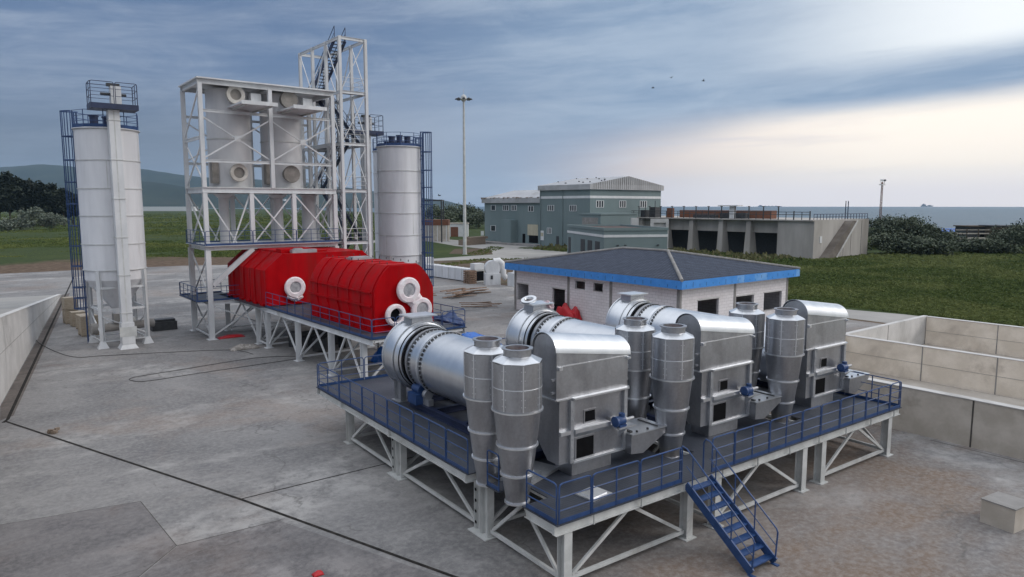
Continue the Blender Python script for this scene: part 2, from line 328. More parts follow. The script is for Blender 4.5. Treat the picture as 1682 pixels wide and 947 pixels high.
M['road'] = worn('road_concrete', (0.28, 0.27, 0.255), (0.36, 0.345, 0.325), 0.2, 0.9, c3=(0.22, 0.20, 0.175), bump=0.2, bscale=6)
M['stair'] = worn('shaded_stair', (0.12, 0.10, 0.085), (0.20, 0.175, 0.15), 0.5, 0.95)  # dark brown concrete, the shading of the steps put into its colour
M['hill'] = worn('hill_woodland', (0.014, 0.022, 0.014), (0.036, 0.046, 0.028), 0.004, 0.95, c3=(0.06, 0.06, 0.045), spec=0.1)
M['drain'] = worn('drain_slot', (0.018, 0.017, 0.016), (0.045, 0.04, 0.036), 2.5, 0.9, spec=0.1)
M['joint'] = worn('slab_joint', (0.07, 0.065, 0.06), (0.12, 0.11, 0.10), 1.5, 0.95, spec=0.1)

# ------------------------------------------------------------------ mesh helpers
class MB:
    def __init__(s): s.bm = bmesh.new()
    def face(s, pts):
        try: return s.bm.faces.new([s.bm.verts.new(p) for p in pts])
        except ValueError: return None
    def hull(s, a, b):
        """two matching loops joined by side faces, capped"""
        va = [s.bm.verts.new(p) for p in a]; vb = [s.bm.verts.new(p) for p in b]; n = len(va)
        for i in range(n):
            j = (i + 1) % n; s.bm.faces.new((va[i], va[j], vb[j], vb[i]))
        s.bm.faces.new(va[::-1]); s.bm.faces.new(vb)
    def box(s, x0, x1, y0, y1, z0, z1):
        s.hull([(x0, y0, z0), (x1, y0, z0), (x1, y1, z0), (x0, y1, z0)], [(x0, y0, z1), (x1, y0, z1), (x1, y1, z1), (x0, y1, z1)])
    def cbox(s, c, sx, sy, sz, rz=0.0):
        cs, sn = math.cos(rz), math.sin(rz)
        P = [(c[0] + a * cs - b * sn, c[1] + a * sn + b * cs) for a, b in ((-sx / 2, -sy / 2), (sx / 2, -sy / 2), (sx / 2, sy / 2), (-sx / 2, sy / 2))]
        s.hull([(x, y, c[2] - sz / 2) for x, y in P], [(x, y, c[2] + sz / 2) for x, y in P])
    def frame(s, p, q, up):
        p, q = Vector(p), Vector(q); d = (q - p).normalized(); up = Vector(up)
        if abs(d.dot(up)) > 0.98: up = Vector((0, 1, 0)) if abs(d.y) < 0.9 else Vector((1, 0, 0))
        a = d.cross(up).normalized(); b = a.cross(d).normalized()
        return p, q, a, b
    def beam(s, p, q, w, h, up=(0, 0, 1)):
        p, q, a, b = s.frame(p, q, up)
        o = [a * x * w / 2 + b * y * h / 2 for x, y in ((-1, -1), (1, -1), (1, 1), (-1, 1))]
        s.hull([p + k for k in o], [q + k for k in o])
    def ibeam(s, p, q, w, h, t=0.02, up=(0, 0, 1)):
        p, q, a, b = s.frame(p, q, up)
        for k, ww, hh in ((b * (h / 2 - t / 2), w, t), (b * (-h / 2 + t / 2), w, t), (b * 0, t, h - 2 * t)):
            o = [k + a * x * ww / 2 + b * y * hh / 2 for x, y in ((-1, -1), (1, -1), (1, 1), (-1, 1))]
            s.hull([p + e for e in o], [q + e for e in o])
    def tube(s, p, q, r, n=8, r2=None):
        p, q, a, b = s.frame(p, q, (0, 0, 1)); r2 = r if r2 is None else r2
        s.hull([p + a * r * math.cos(i * 2 * math.pi / n) + b * r * math.sin(i * 2 * math.pi / n) for i in range(n)],
               [q + a * r2 * math.cos(i * 2 * math.pi / n) + b * r2 * math.sin(i * 2 * math.pi / n) for i in range(n)])
    def path(s, pts, r, n=6):
        pts = [Vector(p) for p in pts]; rings = []
        for i, p in enumerate(pts):
            d = (pts[min(i + 1, len(pts) - 1)] - pts[max(i - 1, 0)]).normalized()
            up = Vector((0, 0, 1)) if abs(d.z) < 0.95 else Vector((0, 1, 0))
            if i and rings:
                a = prev - d * prev.dot(d); a.normalize()
            else: a = d.cross(up).normalized()
            prev = a; b = d.cross(a)
            rings.append([s.bm.verts.new(p + a * r * math.cos(k * 2 * math.pi / n) + b * r * math.sin(k * 2 * math.pi / n)) for k in range(n)])
        for A, B in zip(rings, rings[1:]):
            for k in range(n): s.bm.faces.new((A[k], A[(k + 1) % n], B[(k + 1) % n], B[k]))
        s.bm.faces.new(rings[0][::-1]); s.bm.faces.new(rings[-1])
    def lathe(s, prof, n=40, c=(0, 0, 0), axis='z', cap=True, a0=0.0, squash=None):
        rings = []
        for r, z in prof:
            ring = []
            for i in range(n):
                t = a0 + 2 * math.pi * i / n; x, y = r * math.cos(t), r * math.sin(t)
                p = {'z': (x, y, z), 'y': (x, z, y), 'x': (z, x, y)}[axis]
                ring.append(s.bm.verts.new((c[0] + p[0], c[1] + p[1], c[2] + p[2])))
            rings.append(ring)
        for A, B in zip(rings, rings[1:]):
            for k in range(n): s.bm.faces.new((A[k], A[(k + 1) % n], B[(k + 1) % n], B[k]))
        if cap: s.bm.faces.new(rings[0][::-1]); s.bm.faces.new(rings[-1])
    def prism(s, poly, axis, a, b):
        f = {'x': lambda p, t: (t, p[0], p[1]), 'y': lambda p, t: (p[0], t, p[1]), 'z': lambda p, t: (p[0], p[1], t)}[axis]
        s.hull([f(p, a) for p in poly], [f(p, b) for p in poly])
    def build(s, name, mat, parent=None, smooth=True, kind=None, bevel=0.0):
        bm = s.bm
        bmesh.ops.recalc_face_normals(bm, faces=bm.faces)
        if smooth:
            for f in bm.faces: f.smooth = True
            for e in bm.edges:
                e.smooth = len(e.link_faces) == 2 and e.calc_face_angle(0) < R(32)
        me = bpy.data.meshes.new(name); bm.to_mesh(me); bm.free()
        o = bpy.data.objects.new(name, me); COL.objects.link(o)
        me.materials.append(M[mat])
        if parent: o.parent = parent
        if kind: o['kind'] = kind
        return o
def tag(o, label, cat, group=None):
    o['label'] = label; o['category'] = cat
    if group: o['group'] = group
    return o
def thing(name, label, cat, loc=(0, 0, 0), rz=0.0, group=None):
    o = bpy.data.objects.new(name, None); COL.objects.link(o); o.empty_display_size = 0.3
    o.location = loc; o.rotation_euler = (0, 0, rz)
    return tag(o, label, cat, group)
def kids(o): return [c for c in bpy.data.objects if c.parent == o]
def dup(o, parent=None, loc=None, rz=None, label=None):
    c = o.copy(); COL.objects.link(c)
    if parent: c.parent = parent
    for k in kids(o): dup(k, c)
    if loc is not None: c.location = loc
    if rz is not None: c.rotation_euler = (0, 0, rz)
    if label: c['label'] = label
    return c
def struct(name, b, mat): return b.build(name, mat, None, smooth=False, kind='structure')
def rail(parent, p, q, h=1.1, mat='blue', r=0.024, mids=(0.36, 0.72), toe=0.12, maxpost=1.6, name='railing', rounded=0.10):
    """one railing panel from floor point p to floor point q"""
    b = MB(); p, q = Vector(p), Vector(q); d = q - p; L = d.length; d = d / L; Z = Vector((0, 0, 1))
    k = min(rounded, L / 4)
    b.path([p, p + Z * (h - k), p + Z * (h - k * 0.3) + d * k * 0.3, p + Z * h + d * k, q + Z * h - d * k, q + Z * (h - k * 0.3) - d * k * 0.3, q + Z * (h - k), q], r, 6)
    n = max(1, math.ceil(L / maxpost))
    for i in range(1, n): b.tube(p + d * L * i / n, p + d * L * i / n + Z * (h - r), r, 6)
    for m in mids: b.tube(p + Z * m, q + Z * m, r * 0.72, 6)
    if toe: b.beam(p + Z * toe / 2, q + Z * toe / 2, 0.012, toe)
    return b.build(name, mat, parent)
exec_parts = []

# ------------------------------------------------------------------ setting
def sheet(name, pts, z, mat):
    b = MB(); b.face([(p[0], p[1], z) for p in pts]); return struct(name, b, mat)
b = MB(); b.face([(6900 * math.cos(i * math.pi / 60), 6900 * math.sin(i * math.pi / 60), -1.2) for i in range(120)]); struct('sea', b, 'sea')
coast = [az(-1500, 2800), az(240, 2700), az(480, 1900), az(620, 1050), az(690, 680), az(780, 585), az(900, 480), az(1300, 380), az(1450, 330), az(1560, 285), az(1600, 268), az(1700, 246), az(1900, 205), az(2300, 170)]
sheet('ground', [(p.x, p.y) for p in coast] + [(400, -120), (600, -900), (-800, -900), (-1400, 200)], -0.012, 'ground')
sheet('dirt', [(54, 70), (54, 93), (66, 112.5), (79, 109), (90, 114), (95, 100), (84, 70), (70, 66)], -0.008, 'soil')
sheet('dirt', [(54, 22.5), (54, 46), (62.8, 46), (63.6, 30), (64, 22.5)], -0.008, 'soil')
sheet('dirt', [(84, 119.5), (82, 127), (92, 140), (104, 138), (98, 122)], -0.008, 'soil')
sheet('dirt', [(26.7, 4.2), (25.4, 5.6), (27.5, 7.0), (34, 7.0), (33, 3.0), (29, 1)], 0.006, 'soil')
sheet('road', [(63.8, -60), (70.2, -60), (70.0, 29), (68.9, 34), (70.6, 41), (71, 66), (64.5, 66), (63.6, 34)], -0.004, 'road')
sheet('road', [(40, 131.5), (40, 126), (66, 112.7), (79, 109.4), (94, 100), (116, 96), (116, 205), (109, 190), (104, 168), (99, 150), (97.5, 133), (88, 119.2), (70, 116.5)], -0.004, 'road')
sheet('path', [(70, 168), (108, 186), (112, 196), (66, 176)], -0.004, 'road')
yard = [(-90, 131), (12, 131), (29, 129.5), (44, 123), (54, 93), (55, 66), (55, 46), (62.8, 46), (62.8, 24), (57, 22), (57, -60), (-90, -60)]
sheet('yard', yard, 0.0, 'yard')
sheet('bay_floor', [(33.8, -44), (43.85, -44), (43.85, 21.6), (33.8, 21.6)], 0.003, 'bay_floor'); sheet('bay_floor', [(44.3, -44), (56.05, -44), (56.05, 21.6), (44.3, 21.6)], 0.003, 'bay_floor')
# drain slots and slab joints let into the yard
def strip(name, pts, w, mat, z=0.004):
    b = MB()
    for p, q in zip(pts, pts[1:]):
        p, q = Vector(p), Vector(q); d = (q - p).normalized(); n = Vector((-d.y, d.x)) * w / 2
        b.face([(*(p - n), z), (*(q - n), z), (*(q + n), z), (*(p + n), z)])
    return struct(name, b, mat)
strip('drain', [(12.3, 120), (1.02, 41.0), (0.82, 40.5)], 0.15, 'drain')
strip('drain', [(0.9, 40.75), (7.03, 24.5), (10.05, 15.67), (15.5, 1.0)], 0.115, 'drain', 0.008)
strip('slab_joint', [(7.05, 24.55), (16.5, 24.4), (33, 24)], 0.07, 'drain')
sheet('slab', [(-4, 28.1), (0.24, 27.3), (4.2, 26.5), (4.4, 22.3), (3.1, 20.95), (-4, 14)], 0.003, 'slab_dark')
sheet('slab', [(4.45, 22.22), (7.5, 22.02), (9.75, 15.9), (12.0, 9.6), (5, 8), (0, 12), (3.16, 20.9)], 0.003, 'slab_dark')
strip('slab_joint', [(-4, 28.1), (0.24, 27.3), (4.2, 26.52), (4.42, 22.27), (3.1, 20.92), (-4, 14)], 0.025, 'joint', 0.005); strip('slab_joint', [(4.42, 22.25), (7.55, 22.04)], 0.03, 'joint', 0.006)
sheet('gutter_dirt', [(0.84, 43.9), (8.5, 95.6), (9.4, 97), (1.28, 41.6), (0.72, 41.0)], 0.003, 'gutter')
strip('slab_joint', [(33.0, 12.2), (33.0, -10)], 0.05, 'joint')
strip('slab_joint', [(4.9, 60.5), (17, 58.5), (52, 55)], 0.05, 'joint')
# low hills across the bay
def fbm(x, y, s):
    v = 0; a = 1
    from mathutils import noise as N
    for k in range(5):
        v += a * N.noise(Vector((x * s, y * s, 3.3))); s *= 2.1; a *= 0.5
    return v
def hills():
    b = MB(); NX, NY = 150, 26; grid = []
    prof = [(-700, 90), (-200, 72), (0, 60), (60, 63), (130, 58), (250, 53), (330, 44), (430, 41), (520, 36), (600, 29), (660, 19), (705, 15), (730, 12), (760, 3), (785, -3)]
    low = [(-700, 46), (0, 33), (150, 34), (230, 42), (300, 34), (400, 26), (500, 22), (600, 12), (680, 6), (785, -3)]
    def ev(t, x):
        for (a, c), (e, f) in zip(t, t[1:]):
            if a <= x <= e: return c + (f - c) * (x - a) / (e - a)
        return t[-1][1]
    for j in range(NY):
        f = 2900 + 3600 * j / (NY - 1); row = []
        for i in range(NX):
            px = -700 + 1485 * i / (NX - 1); p = az(px, f)
            t = j / (NY - 1)
            front = max(0.0, 1 - abs(t - 0.22) / 0.2); back = max(0.0, 1 - abs(t - 0.68) / 0.34)
            sm = lambda k: k * k * (3 - 2 * k)
            h = ev(low, px) * 3700 / 1158 * sm(front) + ev(prof, px) * 5350 / 1158 * sm(back)
            h *= 1 + 0.22 * fbm(p.x, p.y, 0.0011)
            row.append(b.bm.verts.new((p.x, p.y, h - 2.0 if h > 0 else -2.0)))
        grid.append(row)
    for A, B in zip(grid, grid[1:]):
        for i in range(NX - 1): b.bm.faces.new((A[i], A[i + 1], B[i + 1], B[i]))
    o = b.build('hills', 'hill', None, smooth=False, kind='structure')
    for p in o.data.polygons: p.use_smooth = True
hills()
def far_town():
    b = MB(); r = random.Random(3)
    for k in range(150):
        px = r.choice([r.gauss(290, 40), r.gauss(480, 30), r.gauss(60, 60), r.uniform(-50, 640)]); f = r.uniform(3300, 3650) if r.random() < 0.5 else r.uniform(4900, 5250)
        p = az(px, f); t = (f - 2900) / 3600
        z = (95 if f > 4000 else 55) * max(0.1, 1 - px / 760) * r.uniform(0.5, 1.25)
        s = r.uniform(8, 18); b.cbox((p.x, p.y, z), s, s * r.uniform(0.7, 1.5), r.uniform(22, 50) , r.random())
    o = b.build('town', 'white', None, smooth=False, kind='stuff')
    tag(o, 'pale blocks of a distant town scattered on the hazy hills across the bay', 'town')
far_town()
def bank():
    b = MB(); NX, NY = 60, 14; G = []
    r = random.Random(5)
    for i in range(NX):
        t = i / (NX - 1); row = []
        for j in range(NY):
            s = j / (NY - 1)
            x = 105 + 23.6 * s; y = 74 + 62 * t
            h = 0.25 * math.sin(math.pi * min(1, s * 0.62)) * math.sin(math.pi * min(1, t * 1.0 + 0.04)) ** 0.6 + r.uniform(-0.1, 0.1) * (0 < j < NY - 1)
            if i in (0, NX - 1) or j == 0: h = -0.02
            row.append(b.bm.verts.new((x, y, h)))
        G.append(row)
    for A, B in zip(G, G[1:]):
        for j in range(NY - 1): b.bm.faces.new((A[j], A[j + 1], B[j + 1], B[j]))
    struct('bank', b, 'ground')
bank()
# air: one even box of haze round everything but the sky
hm = bpy.data.materials.new('haze_air'); hm.use_nodes = True; hm.node_tree.nodes.clear(); hq = NG(hm.node_tree)
pvn = hq.n('ShaderNodeVolumePrincipled'); pvn.inputs['Color'].default_value = (0.50, 0.74, 1.0, 1); pvn.inputs['Density'].default_value = 0.00006
pvn.inputs['Anisotropy'].default_value = 0.0
hm.node_tree.links.new(pvn.outputs[0], hq.n('ShaderNodeOutputMaterial').inputs['Volume'])
M['haze'] = hm
b = MB(); b.box(-7000, 7000, -7000, 7000, -3.2, 330); hz_o = b.build('haze', 'haze', None, smooth=False, kind='stuff')
tag(hz_o, 'pale blue haze lying over the bay and the far hills', 'haze')

# ------------------------------------------------------------------ retaining walls
def ramp():
    t = thing('ramp_wall', 'pale concrete ramp wall at left, tapering down to the yard beside the drain', 'wall', (0.8, 43.9, 0), 0)
    d = Vector((7.6, 51.7)).normalized(); n = Vector((-d.y, d.x)); o = Vector((0.0, 0.0))
    def P(s, w, z): q = o + d * s + n * w; return (q.x, q.y, z)
    hts = [(-60, 8.0), (0, 4.45), (52.3, 0.05)]
    b = MB()
    for (s0, h0), (s1, h1) in zip(hts, hts[1:]):
        b.hull([P(s0, 0, -0.1), P(s0, 0.35, -0.1), P(s0, 0.35, h0), P(s0, 0, h0)], [P(s1, 0, -0.1), P(s1, 0.35, -0.1), P(s1, 0.35, h1), P(s1, 0, h1)])
    b.build('wall', 'cwall_pale', t)
    b = MB()
    for (s0, h0), (s1, h1) in zip(hts, hts[1:]):
        b.hull([P(s0, 0.36, -0.1), P(s0, 9, -0.1), P(s0, 9, h0 - 0.06), P(s0, 0.36, h0 - 0.06)], [P(s1, 0.36, -0.1), P(s1, 9, -0.1), P(s1, 9, max(h1 - 0.06, 0.02)), P(s1, 0.36, max(h1 - 0.06, 0.02))])
    b.build('ramp_slab', 'road', t)
    b = MB(); b.beam(P(-60, 0.17, 8.03), P(0, 0.17, 4.48), 0.42, 0.06, (0, 0, 1)); b.beam(P(0.01, 0.17, 4.48), P(52, 0.17, 0.10), 0.42, 0.06); b.build('coping', 'cwall_pale', t)
    b = MB(); b.beam(P(-40, -0.006, 4.4), P(52, -0.006, 0.04), 0.008, 0.02); b.build('panel_joint', 'column', t)
ramp()
def bunker_wall(label, x0, x1, y0, y1, h, mat, joints, axis, near=False):
    t = thing('bunker_wall', label, 'wall', ((x0 + x1) / 2, (y0 + y1) / 2, 0), 0, 'concrete bunker walls')
    cx, cy = (x0 + x1) / 2, (y0 + y1) / 2
    b = MB(); b.box(x0 - cx, x1 - cx, y0 - cy, y1 - cy, -0.1, h); b.build('wall', mat, t)
    b = MB(); b.box(x0 - cx - 0.03, x1 - cx + 0.03, y0 - cy + 0.004, y1 - cy - 0.004, h + 0.002, h + 0.035); b.build('coping', 'cwall_pale', t)
    b = MB()
    for j in joints:
        if axis == 'y': b.box(x0 - cx - 0.015, x0 - cx - 0.003, j - cy - 0.03, j - cy + 0.03, 0, h)
        else: b.box(j - cx - 0.03, j - cx + 0.03, y0 - cy - 0.015, y0 - cy - 0.003, 0, h)
    b.build('panel_joint', 'joint' if near else 'column', t)
    if axis == 'y' and not near:
        b = MB(); b.box(x0 - cx - 0.010, x0 - cx - 0.002, y0 - cy, y1 - cy, h * 0.5 - 0.008, h * 0.5 + 0.008); b.build('course_joint', 'column', t)
bunker_wall('nearest long bunker wall behind the grey platform, with dark vertical joints', 33.35, 33.75, -45, 21.6, 2.05, 'cwall', [10.77, 4.5, -1], 'y', True)
bunker_wall('middle long bunker wall, brown concrete panels in two courses', 43.9, 44.25, -45, 21.6, 2.05, 'cwall_warm', [17, 13.2, 9.4, 5.6, 1.8], 'y')
bunker_wall('farthest long bunker wall, next to the grass field', 56.1, 56.45, -45, 21.6, 2.05, 'cwall_warm', [17, 12.5, 8, 3.5], 'y')
bunker_wall('pale cross wall closing the far ends of the bunker bays', 33.35, 56.45, 21.65, 22.0, 2.06, 'cwall_pale', [39, 50], 'x')

# ------------------------------------------------------------------ block building with the blue fascia
def pierced(b, axis, at, thick, a0, a1, z1, holes):
    """wall along a0..a1 at a plane, holes = (a, a2, z, z2)"""
    def bx(p, q, z, zz):
        if q - p < 1e-3 or zz - z < 1e-3: return
        if axis == 'x': b.box(at, at + thick, p, q, z, zz)
        else: b.box(p, q, at, at + thick, z, zz)
    cur = a0
    for a, c, z, zz in sorted(holes):
        bx(cur, a, 0, z1); bx(a, c, 0, z); bx(a, c, zz, z1); cur = c
    bx(cur, a1, 0, z1)
def block_house():
    t = thing('block_house', 'unfinished white block building with dark hipped tile roof and blue fascia', 'building', (42.9, 34, 0))
    hx = [(18.3, 20.1, 1.1, 2.65), (13.05, 14.8, 0.25, 2.65), (10.45, 11.7, 2.92, 3.6), (8.25, 9.4, 2.92, 3.6)]
    hy = [(2.2, 4.95, 1.35, 2.85), (7.3, 9.9, 1.5, 2.75), (11.4, 14.2, 1.2, 2.75)]
    b = MB(); pierced(b, 'x', 0, 0.22, 0.0, 20.5, 4.0, hx); b.build('wall', 'block', t, smooth=False)
    b = MB(); pierced(b, 'y', 0, 0.22, 0.222, 15.1, 4.0, hy); b.build('wall', 'block', t, smooth=False)
    b = MB(); b.box(14.88, 15.1, 0.222, 20.278, 0, 4.0); b.build('wall', 'block', t, smooth=False)
    b = MB(); b.box(0.222, 15.1, 20.28, 20.5, 0, 4.0); b.build('wall', 'block', t, smooth=False)
    b = MB(); b.box(7.4, 7.6, 0.23, 20.2, 0, 3.9); b.build('inner_wall', 'block', t, smooth=False)
    for y in (0.0, 7.15, 12.45, 20.22):
        b = MB(); b.box(-0.03, 0.2, y - 0.02, y + 0.28, 0.0, 4.0); b.build('column', 'column', t)
    for x in (6.95, 14.85):
        b = MB(); b.box(x, x + 0.28, -0.03, 0.2, 0, 4.0); b.build('column', 'column', t)
    for (a, c, z, zz) in hx:
        b = MB(); b.box(-0.025, 0.15, a - 0.1, c + 0.1, zz, zz + 0.1); b.build('lintel', 'cwall_pale', t); b = MB(); b.box(-0.02, 0.15, a - 0.05, c + 0.05, z - 0.06, z); b.build('window_sill', 'cwall_pale', t)
    for (a, c, z, zz) in hy:
        b = MB(); b.box(a - 0.1, c + 0.1, -0.025, 0.15, zz, zz + 0.1); b.build('lintel', 'cwall_pale', t); b = MB(); b.box(a - 0.05, c + 0.05, -0.02, 0.15, z - 0.06, z); b.build('window_sill', 'cwall_pale', t)
    X0, X1, Y0, Y1 = -0.7, 15.8, -0.7, 21.2
    b = MB()
    b.box(X0, X0 + 0.06, Y0, Y1, 4.0, 4.65); b.box(X1 - 0.06, X1, Y0, Y1, 4.0, 4.65)
    b.box(X0 + 0.062, X1 - 0.062, Y0, Y0 + 0.06, 4.0, 4.65); b.box(X0 + 0.062, X1 - 0.062, Y1 - 0.06, Y1, 4.0, 4.65)
    f = b.build('fascia', 'fascia', t)
    b = MB(); r = random.Random(4)
    for k in range(26):
        y = Y0 + 0.5 + k * 0.83; h = r.uniform(0.1, 0.4); b.box(X0 - 0.006, X0 - 0.002, y, y + 0.035, 4.05 + r.uniform(0, .2), 4.1 + h)
    for k in range(19):
        x = X0 + 0.5 + k * 0.83; h = r.uniform(0.1, 0.4); b.box(x, x + 0.035, Y0 - 0.006, Y0 - 0.002, 4.05 + r.uniform(0, .2), 4.1 + h)
    b.build('clip', 'navy', f)
    b = MB(); b.box(6.3, 7.3, Y0 - 0.004, Y0 - 0.001, 4.02, 4.62); b.box(8.8, 10.6, Y0 - 0.004, Y0 - 0.001, 4.05, 4.6); b.box(15.2, 15.78, Y0 - 0.004, Y0 - 0.001, 4.02, 4.63); b.build('film', 'fascia_film', f)
    b = MB(); b.box(X0 + 0.07, X1 - 0.07, Y0 + 0.07, Y1 - 0.07, 4.005, 4.06); b.build('soffit', 'cwall_pale', t)
    e = 4.66; zr = 6.15; xm = (X0 + X1) / 2; ra, rb = Y0 + 8.2, Y1 - 8.2
    A, B, C_, D = (X0, Y0, e), (X1, Y0, e), (X1, Y1, e), (X0, Y1, e); P, Q = (xm, ra, zr), (xm, rb, zr)
    b = MB(); vs = [b.bm.verts.new(p) for p in (A, B, C_, D, P, Q)]
    for i in ((0, 1, 4), (1, 2, 5, 4), (2, 3, 5), (3, 0, 4, 5)): b.bm.faces.new([vs[k] for k in i])
    rf_ = b.build('roof', 'tile', t, smooth=False)
    b = MB()
    for p, q in ((A, P), (B, P), (C_, Q), (D, Q), (P, Q)):
        p, q = Vector(p) + Vector((0, 0, 0.035)), Vector(q) + Vector((0, 0, 0.035)); n = int((q - p).length / 0.34)
        for k in range(n):
            b.tube(p + (q - p) * k / n, p + (q - p) * (k + 1.12) / n, 0.125, 8, 0.15)
    b.build('ridge_tile', 'column', rf_)
block_house()
def cloth(name, mat, label, cat, c, sx, sy, h, seed, nx=14, ny=10, rz=0.0, box=0.0):
    r = random.Random(seed); b = MB(); G = []
    from mathutils import noise as N
    for i in range(nx + 1):
        row = []
        for j in range(ny + 1):
            s, t_ = i / nx, j / ny; e = min(s, 1 - s, t_, 1 - t_) * 2
            k = min(1.0, e * 4) if box else math.sin(math.pi * s) ** 0.5 * math.sin(math.pi * t_) ** 0.5
            z = h * k * (0.80 + 0.45 * N.noise(Vector((s * 3 + seed, t_ * 3, 0))) + 0.12 * N.noise(Vector((s * 11 + seed, t_ * 11, 4)))) + 0.01
            row.append(b.bm.verts.new(((s - 0.5) * sx * (1 + r.uniform(-.06, .06)), (t_ - 0.5) * sy * (1 + r.uniform(-.06, .06)), max(z, 0.012))))
        G.append(row)
    for A, B in zip(G, G[1:]):
        for j in range(ny): b.bm.faces.new((A[j], A[j + 1], B[j + 1], B[j]))
    o = b.build(name, mat, None, smooth=False); o.location = c; o.rotation_euler = (0, 0, rz)
    sm = o.modifiers.new('thick', 'SOLIDIFY'); sm.thickness = 0.02
    for p in o.data.polygons: p.use_smooth = True
    return tag(o, label, cat)
cloth('tarpaulin', 'tarp_red', 'bright red tarpaulin heap against the white block wall', 'tarpaulin', (42.25, 45.9, 0), 1.2, 2.6, 1.35, 31, nx=18, ny=22, box=1)
cloth('tarpaulin', 'tarp_red', 'small red cloth lying flat on the concrete under the white tower', 'tarpaulin', (16.0, 56.4, 0), 2.0, 0.9, 0.25, 5)
cloth('debris_pile', 'debris', 'pile of torn grey sacking on the yard in front of the red furnace legs', 'debris', (15.4, 51.2, 0), 2.0, 1.0, 0.4, 8)

